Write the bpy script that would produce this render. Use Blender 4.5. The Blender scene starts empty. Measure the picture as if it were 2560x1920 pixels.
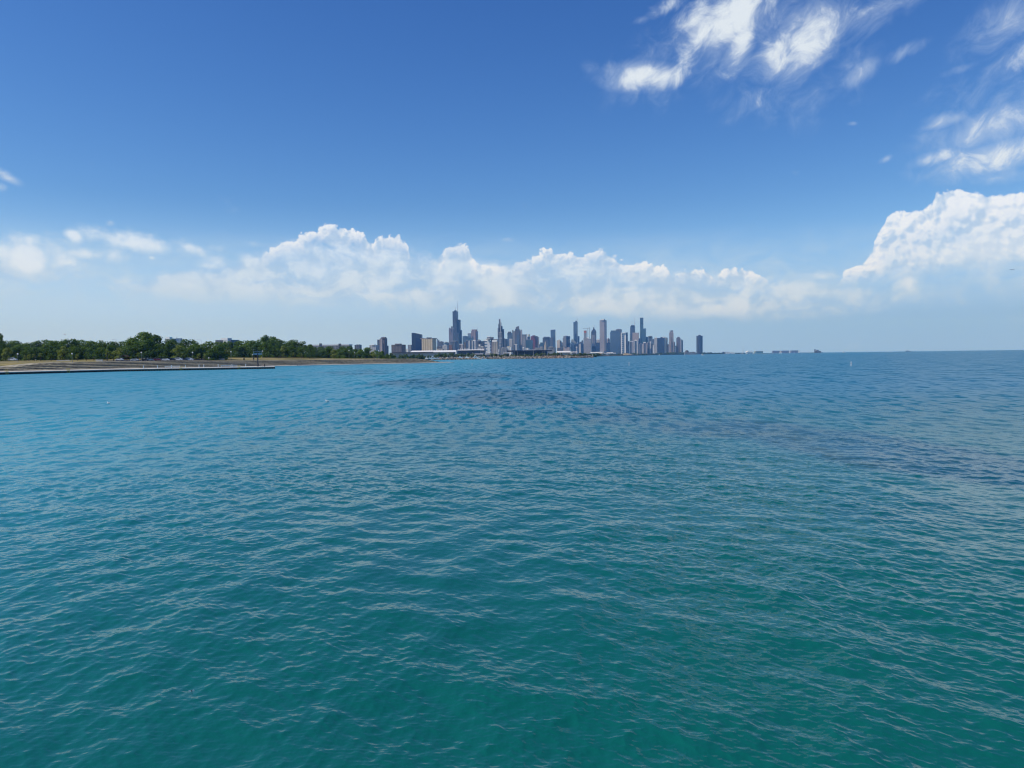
import bpy, bmesh, math, random
import numpy as np
from mathutils import Vector, Matrix, noise as mnoise

# ------------------------------------------------------------------ camera
SC = bpy.context.scene
COL = SC.collection
R = math.radians
F = 1920.0                      # focal length in photo pixels (photo is 2560 x 1920)
CAMZ = 5.0
PITCH = math.atan(69.5 / F)
ROLL = 0.0129
cam_data = bpy.data.cameras.new('camera')
cam_data.sensor_fit = 'HORIZONTAL'
cam_data.sensor_width = 36.0
cam_data.lens = 36.0 * F / 2560.0
cam_data.clip_start = 0.1
cam_data.clip_end = 120000.0
cam = bpy.data.objects.new('camera', cam_data)
COL.objects.link(cam)
CAMROT = Matrix.Rotation(R(90) - PITCH, 3, 'X') @ Matrix.Rotation(-ROLL, 3, 'Z')
cam.matrix_world = Matrix.Translation((0, 0, CAMZ)) @ CAMROT.to_4x4()
SC.camera = cam
SC.cycles.use_denoising = True
SC.cycles.denoising_prefilter = 'ACCURATE'
SC.cycles.filter_width = 1.25
SC.cycles.use_adaptive_sampling = False


def ray(px, py):
    return CAMROT @ Vector(((px - 1280.0) / F, (960.0 - py) / F, -1.0))


def azel(px, py):
    v = ray(px, py).normalized()
    return math.atan2(v.x, v.y), math.asin(v.z)


def at(px, py, Y):
    """world point seen at a photo pixel, at forward distance Y"""
    v = ray(px, py)
    return Vector((0, 0, CAMZ)) + v * (Y / v.y)


def hor(px):
    """photo row of the level horizon at column px"""
    return 890.5 + (1280.0 - px) * ROLL


def zpx(px, py, Y):
    return at(px, py, Y).z


def on_water(px, py, z=0.0):
    v = ray(px, py)
    t = (z - CAMZ) / v.z
    return Vector((0, 0, CAMZ)) + v * t


# ------------------------------------------------------------------ node helper
class S:
    """a socket with arithmetic"""
    def __init__(self, nt, s):
        self.nt, self.s = nt, s

    def _m(self, op, *a, clamp=False):
        n = self.nt.nodes.new('ShaderNodeMath')
        n.operation = op
        n.use_clamp = clamp
        for i, x in enumerate((self,) + a):
            if isinstance(x, S):
                self.nt.links.new(x.s, n.inputs[i])
            else:
                n.inputs[i].default_value = x
        return S(self.nt, n.outputs[0])

    def __add__(self, o): return self._m('ADD', o)
    __radd__ = __add__
    def __sub__(self, o): return self._m('SUBTRACT', o)
    def __rsub__(self, o): return (self * -1.0) + o
    def __mul__(self, o): return self._m('MULTIPLY', o)
    __rmul__ = __mul__
    def __truediv__(self, o): return self._m('DIVIDE', o)
    def pow(self, o): return self._m('POWER', o)
    def max(self, o): return self._m('MAXIMUM', o)
    def min(self, o): return self._m('MINIMUM', o)
    def abs(self): return self._m('ABSOLUTE')
    def clamp(self): return self._m('ADD', 0.0, clamp=True)

    def ss(self, a, b, lo=0.0, hi=1.0, kind='SMOOTHSTEP'):
        n = self.nt.nodes.new('ShaderNodeMapRange')
        n.interpolation_type = kind
        self.nt.links.new(self.s, n.inputs[0])
        for i, x in ((1, a), (2, b), (3, lo), (4, hi)):
            if isinstance(x, S):
                self.nt.links.new(x.s, n.inputs[i])
            else:
                n.inputs[i].default_value = x
        return S(self.nt, n.outputs[0])


class NT:
    def __init__(self, nt):
        self.nt = nt

    def new(self, kind, **kw):
        n = self.nt.nodes.new(kind)
        for k, v in kw.items():
            setattr(n, k, v)
        return n

    def link(self, a, b):
        self.nt.links.new(a.s if isinstance(a, S) else a, b)

    def sep(self, v):
        n = self.new('ShaderNodeSeparateXYZ')
        self.link(v, n.inputs[0])
        return [S(self.nt, o) for o in n.outputs]

    def xyz(self, x, y, z):
        n = self.new('ShaderNodeCombineXYZ')
        for i, a in enumerate((x, y, z)):
            if isinstance(a, S):
                self.link(a, n.inputs[i])
            else:
                n.inputs[i].default_value = a
        return n.outputs[0]

    def mapping(self, v, loc=(0, 0, 0), rot=(0, 0, 0), sca=(1, 1, 1), kind='POINT'):
        n = self.new('ShaderNodeMapping', vector_type=kind)
        self.link(v, n.inputs[0])
        n.inputs[1].default_value = loc
        n.inputs[2].default_value = rot
        n.inputs[3].default_value = sca
        return n.outputs[0]

    def noise(self, v, scale, detail=4, rough=0.5, dist=0.0, lac=2.0, out=0, dims='3D'):
        n = self.new('ShaderNodeTexNoise', noise_dimensions=dims)
        self.link(v, n.inputs['Vector'])
        n.inputs['Scale'].default_value = scale
        n.inputs['Detail'].default_value = detail
        n.inputs['Roughness'].default_value = rough
        n.inputs['Lacunarity'].default_value = lac
        n.inputs['Distortion'].default_value = dist
        return S(self.nt, n.outputs[out])

    def voronoi(self, v, scale, feature='F1', detail=0.0, rough=0.5, rnd=1.0, smooth=0.5, dims='3D'):
        n = self.new('ShaderNodeTexVoronoi', feature=feature, voronoi_dimensions=dims)
        self.link(v, n.inputs['Vector'])
        n.inputs['Scale'].default_value = scale
        n.inputs['Detail'].default_value = detail
        n.inputs['Roughness'].default_value = rough
        n.inputs['Randomness'].default_value = rnd
        if feature == 'SMOOTH_F1':
            n.inputs['Smoothness'].default_value = smooth
        return S(self.nt, n.outputs['Distance'])

    def vmath(self, op, a, b=None, scale=None):
        n = self.new('ShaderNodeVectorMath', operation=op)
        self.link(a, n.inputs[0])
        if b is not None:
            if isinstance(b, (tuple, list)):
                n.inputs[1].default_value = b
            else:
                self.link(b, n.inputs[1])
        if scale is not None:
            if isinstance(scale, S):
                self.link(scale, n.inputs['Scale'])
            else:
                n.inputs['Scale'].default_value = scale
        return n.outputs['Value'] if op in ('LENGTH', 'DOT_PRODUCT', 'DISTANCE') else n.outputs[0]

    def mix(self, f, a, b, blend='MIX'):
        n = self.new('ShaderNodeMix', data_type='RGBA', blend_type=blend)
        for i, x in ((0, f), (6, a), (7, b)):
            if isinstance(x, S):
                self.link(x, n.inputs[i])
            elif isinstance(x, (int, float)):
                n.inputs[i].default_value = x
            elif isinstance(x, (tuple, list)):
                n.inputs[i].default_value = (*x[:3], 1.0)
            else:
                self.link(x, n.inputs[i])
        return n.outputs[2]

    def curve(self, x, pts, res_lo=0.0, res_hi=1.0):
        """Float curve through points given in real units; x a socket in real units"""
        ys = [p[1] for p in pts]
        y0, y1 = min(ys), max(ys) + 1e-6
        n = self.new('ShaderNodeFloatCurve')
        c = n.mapping.curves[0]
        q = [((p[0] - res_lo) / (res_hi - res_lo), (p[1] - y0) / (y1 - y0)) for p in pts]
        q = [p for p in q if 0 <= p[0] <= 1]
        c.points[0].location = q[0]
        c.points[-1].location = q[-1]
        for p in q[1:-1]:
            c.points.new(*p)
        for p in c.points:
            p.handle_type = 'VECTOR'
        n.mapping.update()
        self.link(x.ss(res_lo, res_hi, kind='LINEAR'), n.inputs['Value'])
        return S(self.nt, n.outputs[0]) * (y1 - y0) + y0


# ------------------------------------------------------------------ sky and clouds
SUN_AZ, SUN_EL = -108.0, 50.0
world = bpy.data.worlds.new('World')
SC.world = world
world.use_nodes = True
wn = NT(world.node_tree)
for n in list(wn.nt.nodes):
    wn.nt.nodes.remove(n)
w_out = wn.new('ShaderNodeOutputWorld')
sky = wn.new('ShaderNodeTexSky', sky_type='NISHITA', sun_disc=False)
sky.sun_elevation = R(SUN_EL)
sky.sun_rotation = R(SUN_AZ)
sky.altitude = 200.0
sky.air_density = 1.0
sky.dust_density = 0.3
sky.ozone_density = 3.0
# contrast of a phone camera's clear blue
sr, sg, sb = [x * 0.1 for x in wn.sep(sky.outputs[0])]
SKYR, SKYG, SKYB = (1.72, 1.72), (1.40, 1.42), (1.38, 1.10)
sky_rgb = wn.xyz(sr.max(0.0).pow(SKYR[1]) * (10 * SKYR[0]), sg.max(0.0).pow(SKYG[1]) * (10 * SKYG[0]),
                 sb.max(0.0).pow(SKYB[1]) * (10 * SKYB[0]))
tc = wn.new('ShaderNodeTexCoord')
dx, dy, dz = wn.sep(tc.outputs['Generated'])
AZ = dx._m('ARCTAN2', dy)
EL = dz._m('ARCSINE')
# paler, bluish air low down, brighter on the sun's side
low_air = wn.mix(AZ.ss(-0.6, 0.6), (4.7, 7.4, 11.8), (2.3, 4.9, 10.0))
sky_rgb = wn.mix(EL.ss(0.015, 0.20, 0.9, 0.0), sky_rgb, low_air)
P = wn.xyz(AZ, EL, 0.0)
PX = 1.0 / F                    # one photo pixel as an angle


def blobs(items):
    acc = None
    for (cx, cy, rx, ry, ang, wt) in items:
        a, e = azel(cx, cy)
        m = wn.mapping(P, (a, e, 0), (0, 0, R(ang)), (rx * PX, ry * PX, 1), 'TEXTURE')
        L = S(wn.nt, wn.vmath('LENGTH', m))
        v = L.ss(0.0, 1.0, wt, 0.0)
        acc = v if acc is None else acc.max(v)
    return acc


def outline(pts, x0, x1):
    q = [azel(*p) for p in pts]
    return wn.curve(AZ, q, azel(x0, 700)[0], azel(x1, 700)[0])


WISPS = [
    (1820, 52, 220, 112, 28, 1.0), (1915, 60, 200, 70, 20, 0.55), (1745, 40, 120, 50, 30, 0.8), (1850, 110, 110, 60, 60, 0.95),
    (2003, 108, 200, 105, 28, 1.0), (1985, 140, 90, 45, 40, 0.8),
    (1610, 190, 180, 56, -3, 1.05), (1590, 190, 110, 40, -12, 0.7), (1480, 170, 60, 28, -15, 0.35),
    (1660, 20, 90, 26, 15, 0.55), (1600, 50, 46, 18, 10, 0.5), (2150, 183, 90, 46, 28, 0.62), (2120, 165, 60, 40, -30, 0.4),
    (2260, 130, 80, 24, 18, 0.5), (2530, 45, 170, 80, 25, 0.55), (2200, 30, 230, 60, 22, 0.46),
    (1925, 225, 260, 80, 20, 0.36), (2540, 160, 150, 100, 15, 0.40), (2412, 170, 90, 16, 10, 0.36),
    (2365, 300, 80, 30, 4, 0.85), (2490, 320, 220, 80, 8, 0.80), (2350, 392, 90, 32, 12, 0.85),
    (2500, 385, 230, 60, 8, 1.0), (2400, 350, 140, 60, 0, 0.45), (2131, 309, 24, 9, 0, 0.62), (2208, 400, 32, 14, 20, 0.52),
    (2380, 430, 160, 24, -5, 0.38), (2500, 440, 150, 30, 0, 0.4),
    (1700, 150, 330, 150, 15, 0.34), (2050, 210, 260, 130, 25, 0.30), (2480, 300, 260, 200, 10, 0.34), (1980, 60, 300, 110, 20, 0.36)]
SMALL = [(18, 442, 52, 18, -28, 0.85), (4, 468, 22, 16, 0, 0.6), (276, 558, 15, 13, 0, 0.6), (1270, 600, 30, 10, 0, 0.45)]
PUFFS = [(70, 640, 190, 90, -4, 1.0), (60, 600, 110, 40, 0, 0.9), (345, 604, 260, 44, -8, 1.0), (470, 620, 90, 24, -10, 0.8), (185, 588, 50, 30, -30, 0.8),
         (220, 636, 120, 26, -2, 0.85), (285, 640, 60, 36, 0, 0.85), (380, 645, 20, 12, 0, 0.7), (160, 690, 190, 36, 0, 0.6),
         (540, 620, 90, 18, 0, 0.45), (640, 612, 60, 18, 0, 0.5), (2000, 655, 110, 26, 0, 0.5), (1960, 690, 150, 24, 3, 0.55), (2060, 690, 90, 24, -4, 0.6),
         (1930, 645, 36, 14, 10, 0.5), (2270, 700, 110, 50, 25, 0.75), (2300, 690, 60, 60, 50, 0.6), (2380, 715, 110, 26, 15, 0.5),
         (2100, 760, 220, 60, 6, 0.55), (2540, 800, 70, 30, 12, 0.32),
         (120, 670, 330, 80, 0, 0.55), (420, 700, 330, 60, -4, 0.5), (2440, 630, 400, 170, 10, 0.80), (2250, 735, 330, 60, 8, 0.5)]
TOP_SOFT = [(-300, 660), (0, 640), (60, 640), (150, 668), (230, 700), (330, 700), (420, 676), (520, 652), (600, 640), (680, 618), (760, 606), (900, 610),
            (1010, 620), (1100, 640), (1200, 652), (1300, 652), (1420, 650), (1600, 668), (1750, 690), (1880, 690), (1930, 700), (2000, 706),
            (2120, 716), (2200, 720), (2300, 735), (2400, 756), (2560, 790), (2800, 800)]
BOT_SOFT = [(-300, 715), (0, 712), (150, 708), (230, 708), (300, 728), (420, 742), (600, 750), (760, 757), (900, 765), (1100, 772), (1300, 782),
            (1500, 790), (1750, 795), (1950, 795), (2100, 792), (2180, 775), (2250, 755), (2400, 760), (2800, 800)]
TOP_CU = [(-300, 770), (520, 770), (600, 690), (650, 640), (676, 616), (690, 606), (702, 592), (730, 588), (758, 584), (776, 572), (800, 564), (822, 561), (850, 566), (882, 568), (892, 580),
          (912, 588), (926, 600), (933, 606), (938, 588), (946, 581), (962, 578), (984, 584), (1002, 592), (1016, 604), (1026, 640), (1060, 680), (1094, 650),
          (1102, 632), (1118, 616), (1134, 610), (1154, 608), (1170, 612), (1178, 630), (1190, 650), (1235, 648), (1258, 656), (1276, 666), (1292, 654), (1312, 650), (1326, 656),
          (1336, 640), (1348, 631), (1362, 626), (1382, 623), (1402, 628), (1418, 624), (1438, 628), (1460, 634), (1480, 629), (1510, 630), (1540, 632), (1558, 642), (1572, 652),
          (1588, 653), (1606, 652), (1624, 657), (1642, 660), (1662, 668), (1680, 684), (1694, 688), (1712, 676), (1738, 671), (1762, 676), (1780, 686), (1804, 680), (1834, 671), (1856, 667),
          (1872, 670), (1900, 690), (1950, 720), (2010, 770), (2085, 790), (2098, 700), (2114, 672), (2136, 656), (2156, 648), (2178, 622), (2192, 590), (2212, 556), (2220, 530), (2236, 524),
          (2252, 524), (2268, 530), (2300, 520), (2332, 504), (2340, 482), (2368, 470), (2398, 460), (2414, 474), (2450, 478), (2520, 470), (2600, 462), (2800, 470)]
X0, XA, XB, XC, X1 = -300, 540, 1330, 2060, 2800


def warp_vec(k):
    wv = wn.noise(P, 14.0, 2, 0.55, out=1, dims='2D').s
    return wn.vmath('SCALE', wn.vmath('SUBTRACT', wv, (0.5, 0.5, 0.5)), scale=0.035 * k)


def high_wisps(col, items):
    """thin cloud torn along a rising diagonal: bright hearts, ragged edges, faint veils"""
    m = blobs(items)
    pw = wn.vmath('ADD', P, warp_vec(0.8))
    wp = wn.mapping(pw, (0, 0, 0), (0, 0, R(-32)), (1, 1, 1))
    wp = wn.mapping(wp, (0, 0, 0), (0, 0, 0), (0.78, 1.15, 1))
    wf = wn.noise(wp, 30.0, 10, 0.66, 0.35, dims='2D')
    wf2 = wn.noise(P, 11.0, 3, 0.5, dims='2D')
    w = m * 1.15 + (wf - 0.5) * 1.75 + (wf2 - 0.5) * 0.7 - 0.27
    heart = w.ss(0.02, 0.98)
    veil = (m * 1.3 + (wf - 0.5) * 1.5 - 0.06).ss(0.0, 1.2) * 0.52
    a = heart.max(veil) * m.ss(0.0, 0.22)
    return wn.mix(a * 0.92, col, wn.mix(heart, (5.6, 7.0, 9.0), (8.0, 8.8, 9.5)))


def low_clouds(col):
    """the bank above the horizon: a soft layer, loose puffs, towers with cauliflower tops"""
    pw = wn.vmath('ADD', P, warp_vec(1.0))
    T = outline(TOP_SOFT, X0, X1)
    B = outline(BOT_SOFT, X0, X1)
    pst = wn.mapping(pw, (0, 0, 0), (0, 0, 0), (1.0, 2.3, 1.0))
    sn = wn.noise(pst, 13.0, 8, 0.62, 0.35, dims='2D')
    sn2 = wn.noise(P, 30.0, 7, 0.62, dims='2D')
    t_edge = (T - EL + (sn2 - 0.5) * 0.020 + (sn - 0.5) * 0.02).ss(-0.006, 0.012)
    b_edge = (EL - B + (sn - 0.5) * 0.016).ss(-0.008, 0.020)
    thin = AZ.ss(azel(1800, 700)[0], azel(2250, 700)[0], 0.0, 0.30)
    soft_a = t_edge * b_edge * ((sn - thin).ss(0.22, 0.56, 0.48, 0.94))
    soft_col = wn.mix((sn2 * 0.75 + sn * 0.75).ss(0.58, 0.90), (4.0, 6.0, 9.1), (7.2, 8.6, 10.6))
    col = wn.mix(soft_a, col, soft_col)
    v_ = EL.ss(azel(1280, 815)[1], azel(1280, 740)[1]) * EL.ss(azel(1280, 690)[1], azel(1280, 570)[1], 1.0, 0.0)
    col = wn.mix(v_ * sn.ss(0.25, 0.75, 0.10, 0.50), col, (5.6, 7.2, 8.9))
    left_m = blobs(PUFFS)
    ln = left_m * 1.15 + (sn2 - 0.5) * 1.3 + (sn - 0.5) * 1.0 - 0.36
    col = wn.mix(ln.ss(-0.05, 0.75) * 0.9, col, wn.mix(ln.ss(0.2, 0.95), (5.3, 7.1, 9.4), (7.5, 8.7, 10.3)))
    C1 = outline([p for p in TOP_CU if p[0] <= XB + 20] + [(XB + 40, 640)], XA, XB)
    C2 = outline([(XB - 20, 650)] + [p for p in TOP_CU if XB - 10 <= p[0] <= XC], XB, XC)
    C3 = outline([(XC - 40, 790)] + [p for p in TOP_CU if XC <= p[0]], XC, X1)
    aB, aC = azel(XB, 700)[0], azel(XC, 700)[0]
    s1 = AZ._m('GREATER_THAN', aB)
    s2 = AZ._m('GREATER_THAN', aC)
    CT = C1 * (1.0 - s1) + C2 * (s1 * (1.0 - s2)) + C3 * s2
    ws = wn.vmath('ADD', P, warp_vec(0.5))
    off = wn.vmath('ADD', ws, (-0.005, 0.006, 0.0))
    big = wn.voronoi(ws, 34.0, 'F1', 0.0, 0.5, 1.0, dims='2D')
    big_l = wn.voronoi(off, 34.0, 'F1', 0.0, 0.5, 1.0, dims='2D')
    sml = wn.voronoi(ws, 95.0, 'F1', 1.0, 0.5, 1.0, dims='2D')
    sml_l = wn.voronoi(off, 95.0, 'F1', 1.0, 0.5, 1.0, dims='2D')
    puff2 = wn.noise(ws, 90.0, 7, 0.66, dims='2D')
    right = AZ.ss(azel(2060, 600)[0], azel(2180, 600)[0])
    depth = CT - EL + (0.45 - big) * 0.012 + ((0.45 - sml) * 0.006 + (puff2 - 0.5) * 0.016) * (1.0 - right * 0.35)
    fade = depth / (right * 0.105 + 0.030)
    body = fade.ss(0.0, 1.0, 1.0, 0.0)
    east = AZ.ss(azel(2260, 600)[0], azel(2540, 600)[0])
    lit = (big_l - big) * 2.1 + (sml_l - sml) * 1.1 + 0.80 + (puff2 - 0.5) * 0.8 - fade * (0.45 + east * 0.5)
    cu_a = depth.ss(0.0, 0.0036) * (body * (1.0 + (sn - 0.5) * (1.2 - right * 0.7))).clamp() * EL.ss(0.074, 0.100) * (CT - T).ss(-0.010, 0.004) * (1.0 - east * fade.ss(0.1, 0.7) * 0.55)
    return wn.mix(cu_a, col, wn.mix(lit.clamp(), (4.8, 6.5, 9.0), (8.3, 9.1, 10.3)))


def background(col):
    n = wn.new('ShaderNodeBackground')
    n.inputs['Strength'].default_value = 0.1
    wn.link(col, n.inputs['Color'])
    return n.outputs[0]


def choose(f, a, b):
    n = wn.new('ShaderNodeMixShader')
    wn.link(f, n.inputs[0])
    wn.link(a, n.inputs[1])
    wn.link(b, n.inputs[2])
    return n.outputs[0]


low_zone = EL._m('LESS_THAN', azel(1280, 425)[1]) * EL._m('GREATER_THAN', 0.0) * AZ.abs()._m('LESS_THAN', 0.95)
high_zone = EL._m('GREATER_THAN', azel(2400, 505)[1]) * EL._m('LESS_THAN', 0.62) * AZ._m('GREATER_THAN', azel(1360, 300)[0]) * AZ._m('LESS_THAN', 0.85)
w_a = choose(low_zone, background(sky_rgb), background(high_wisps(low_clouds(sky_rgb), SMALL)))
w_b = choose(low_zone, background(high_wisps(sky_rgb, WISPS)), background(low_clouds(high_wisps(sky_rgb, WISPS))))
wn.link(choose(high_zone, w_a, w_b), w_out.inputs['Surface'])

# ------------------------------------------------------------------ sun, exposure
sun_data = bpy.data.lights.new('sun', 'SUN')
sun_data.energy = 3.6
sun_data.angle = R(0.53)
sun_data.color = (1.0, 0.95, 0.87)
sun = bpy.data.objects.new('sun', sun_data)
COL.objects.link(sun)
SUN_DIR = Vector((math.sin(R(SUN_AZ)) * math.cos(R(SUN_EL)), math.cos(R(SUN_AZ)) * math.cos(R(SUN_EL)), math.sin(R(SUN_EL))))
sun.rotation_euler = SUN_DIR.to_track_quat('Z', 'Y').to_euler()
sun.location = SUN_DIR * 400
vs = SC.view_settings
vs.view_transform = 'Standard'
vs.look = 'None'
vs.exposure = 0.0
vs.gamma = 1.0

# ------------------------------------------------------------------ object helpers
def tag(o, label=None, cat=None, group=None, kind=None):
    if cat and not kind: kind = 'thing'
    if label: o['label'] = label
    if cat: o['category'] = cat
    if group: o['group'] = group
    if kind: o['kind'] = kind
    return o


def link(name, me, mat=None, parent=None):
    o = bpy.data.objects.new(name, me)
    COL.objects.link(o)
    if mat is not None:
        for m in (mat if isinstance(mat, (list, tuple)) else [mat]):
            me.materials.append(m)
    if parent is not None:
        o.parent = parent
    return o


def empty(name, loc=(0, 0, 0), rz=0.0):
    o = bpy.data.objects.new(name, None)
    COL.objects.link(o)
    o.location = loc
    o.rotation_euler = (0, 0, rz)
    o.empty_display_size = 0.5
    return o


def mesh_np(name, verts, faces, smooth=True):
    """verts (n,3), faces (m,4) quads or (m,3) tris as numpy"""
    me = bpy.data.meshes.new(name)
    k = faces.shape[1]
    me.vertices.add(len(verts))
    me.vertices.foreach_set('co', np.ascontiguousarray(verts, np.float32).ravel())
    me.loops.add(faces.size)
    me.loops.foreach_set('vertex_index', np.ascontiguousarray(faces, np.int32).ravel())
    me.polygons.add(len(faces))
    me.polygons.foreach_set('loop_start', np.arange(0, faces.size, k, dtype=np.int32))
    me.polygons.foreach_set('use_smooth', np.full(len(faces), smooth, bool))
    me.update(calc_edges=True)
    return me


def material(name, base=(0.5, 0.5, 0.5), rough=0.8, metal=0.0, spec=0.3):
    m = bpy.data.materials.new(name)
    m.use_nodes = True
    b = m.node_tree.nodes['Principled BSDF']
    b.inputs['Base Color'].default_value = (*base, 1)
    b.inputs['Roughness'].default_value = rough
    b.inputs['Metallic'].default_value = metal
    b.inputs['Specular IOR Level'].default_value = spec
    return m, NT(m.node_tree), b


# ------------------------------------------------------------------ water
def build_water():
    rng = np.random.default_rng(7)
    K = 768.0 * CAMZ
    q = [768.0]
    while q[-1] > 0.23:
        c = q[-1]
        q.append(c - (5.0 if c > 430 else 0.45 if c > 200 else 0.30 if c > 3.0 else max(0.08, c * 0.10)))
    d = K / np.array([x for x in q if x > 0.21])
    nd = len(d)
    na = 1400
    az = np.radians(np.linspace(-50, 50, na))
    sp = np.gradient(d)                                     # row spacing
    A, D = np.meshgrid(az, d)
    X0_, Y0_ = D * np.sin(A), D * np.cos(A)
    Xd, Yd, Zd = X0_.copy(), Y0_.copy(), np.zeros_like(X0_)
    edge = np.clip((50 - np.abs(np.degrees(az))) / 4.0, 0, 1)[None, :]
    # slow gust pattern for the small waves
    gust = np.zeros_like(X0_)
    for L, a in ((60, .4), (31, .4), (17, .35), (9, .3), (140, .4)):
        for _ in range(3):
            t = rng.uniform(0, 2 * np.pi)
            gust += a * np.sin((X0_ * np.cos(t) + Y0_ * np.sin(t)) * 2 * np.pi / L + rng.uniform(0, 6.28)) / 1.7
    gust = np.clip(1.0 + 0.42 * gust, 0.35, 1.9)
    n = 150
    lam = 0.055 * (4.0 / 0.055) ** np.linspace(0, 1, n)
    lost = np.zeros(nd)
    for i in range(n):
        L = lam[i] * rng.uniform(0.93, 1.07)
        th = (rng.normal(np.radians(182), np.radians(30)) if rng.random() < 0.55 else rng.normal(np.radians(250), np.radians(38)))
        s = 0.0205 * (1.0 if L < 0.32 else (0.32 / L) ** 0.34) * (1.0 if L > 0.12 else (L / 0.12) ** 0.5)
        k = 2 * np.pi / L
        a = s / k
        w = np.clip((L / (sp * 1.05) - 1.0) / 0.5, 0, 1)
        lost += (1 - w ** 2) * s * s / 2
        nr = int(np.count_nonzero(w > 0))
        if nr == 0:
            continue
        cx, cy = np.cos(th), np.sin(th)
        ph = (X0_[:nr] * cx + Y0_[:nr] * cy) * k + rng.uniform(0, 6.28)
        amp = a * w[:nr, None] * edge
        if L < 0.9:
            amp = amp * gust[:nr]
        sn = np.sin(ph)
        Zd[:nr] += amp * np.cos(ph)
        Xd[:nr] -= amp * cx * sn * 0.9
        Yd[:nr] -= amp * cy * sn * 0.9
    V = np.stack([Xd, Yd, Zd], -1).reshape(-1, 3)
    idx = np.arange(nd * na).reshape(nd, na)
    Fq = np.stack([idx[:-1, :-1], idx[:-1, 1:], idx[1:, 1:], idx[1:, :-1]], -1).reshape(-1, 4)
    sig = np.repeat(np.sqrt(lost), na)
    # the rest of the circle, and the water at the camera's foot
    rows = np.unique(np.concatenate([np.arange(0, nd, 30), [nd - 1]]))
    nb = 80
    azb = np.radians(np.linspace(50, 310, nb))
    db = d[rows]
    Ab, Db = np.meshgrid(azb, db)
    Vb = np.stack([Db * np.sin(Ab), Db * np.cos(Ab), np.zeros_like(Db)], -1).reshape(-1, 3)
    ib = np.arange(len(rows) * nb).reshape(len(rows), nb) + len(V)
    Fb = np.stack([ib[:-1, :-1], ib[:-1, 1:], ib[1:, 1:], ib[1:, :-1]], -1).reshape(-1, 4)
    sb = np.repeat(np.sqrt(lost[rows]), nb)
    ring = np.concatenate([idx[0], ib[0][1:-1]])
    cen = len(V) + len(Vb)
    nxt = np.roll(ring, -1)
    half = len(ring) // 2
    Fc = np.stack([np.full(half, cen), ring[0:2 * half:2], ring[1:2 * half:2], ring[np.minimum(np.arange(2, 2 * half + 2, 2), len(ring)) % len(ring)]], -1)
    V = np.concatenate([V, Vb, [[0, 0, 0]]])
    Fa = np.concatenate([Fq, Fb, Fc])[:, ::-1]
    me = mesh_np('water', V, Fa)
    at_ = me.attributes.new('chop', 'FLOAT', 'POINT')
    at_.data.foreach_set('value', np.concatenate([sig, sb, [0]]).astype(np.float32))
    return me


wm, wt, wb = material('lake_water', (0.003, 0.1, 0.095), 0.06)
wb.inputs['IOR'].default_value = 1.333
wb.inputs['Specular IOR Level'].default_value = 0.5
wb.inputs['Specular Tint'].default_value = (0.68, 0.93, 1.0, 1)
geo = wt.new('ShaderNodeNewGeometry')
pos = geo.outputs['Position']
wx, wy, wz = wt.sep(pos)
attr = wt.new('ShaderNodeAttribute', attribute_name='chop')
chop = S(wt.nt, attr.outputs['Fac'])
rough = (chop * chop * 3.8 + 0.015).pow(0.5)
wt.link(rough, wb.inputs['Roughness'])
# water body colour: teal, brighter to the left, bluer where deep, dark weed beds with olive patches
deep = wy.ss(8.0, 120.0)
left_side = wx.ss(25.0, -45.0)
far_bed = wt.mix(left_side, (0.002, 0.140, 0.222), (0.018, 0.240, 0.315))
bed = wt.mix(deep, wt.mix(wx.ss(-2.0, -34.0), (0.0030, 0.106, 0.086), (0.022, 0.265, 0.300)), far_bed)
wpn = wt.noise(wt.mapping(pos, sca=(1, 0.5, 1)), 0.045, 4, 0.55, 0.4, dims='2D')
wpf = wt.noise(wt.mapping(pos, sca=(1, 0.6, 1)), 0.16, 3, 0.55, 0.3, dims='2D')
WEED = [(820, 938, 330, 16, 0.5), (1060, 965, 360, 36, 0.75), (1300, 1010, 300, 46, 1.0), (1600, 1050, 400, 55, 1.0), (1850, 1085, 420, 60, 1.0), (2150, 1120, 420, 70, 1.0),
        (2420, 1170, 420, 110, 1.0), (2250, 1290, 300, 70, 0.5), (1300, 960, 200, 22, 0.6), (2480, 1300, 260, 100, 0.55)]
acc = None
for (cx, cy, rx, ry, wgt) in WEED:
    c0, c1, c2 = on_water(cx, cy), on_water(cx, cy - ry), on_water(cx, cy + ry)
    rxw = rx / F * c0.y
    ryw = 0.5 * (c1.y - c2.y)
    m_ = wt.mapping(pos, (c0.x, (c1.y + c2.y) / 2, 0), (0, 0, 0), (rxw, ryw, 1000), 'TEXTURE')
    v_ = S(wt.nt, wt.vmath('LENGTH', m_)).ss(0.25, 1.0, wgt, 0.0)
    acc = v_ if acc is None else acc.max(v_)
weed = (acc * 1.0 + (wpn - 0.5) * 1.9 - 0.25).ss(0.0, 0.6)
bed = wt.mix(weed * 0.62, bed, (0.003, 0.058, 0.095))
bed = wt.mix(weed * wpf.ss(0.54, 0.68) * 0.40, bed, (0.040, 0.085, 0.050))
wt.link(bed, wb.inputs['Base Color'])
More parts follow.
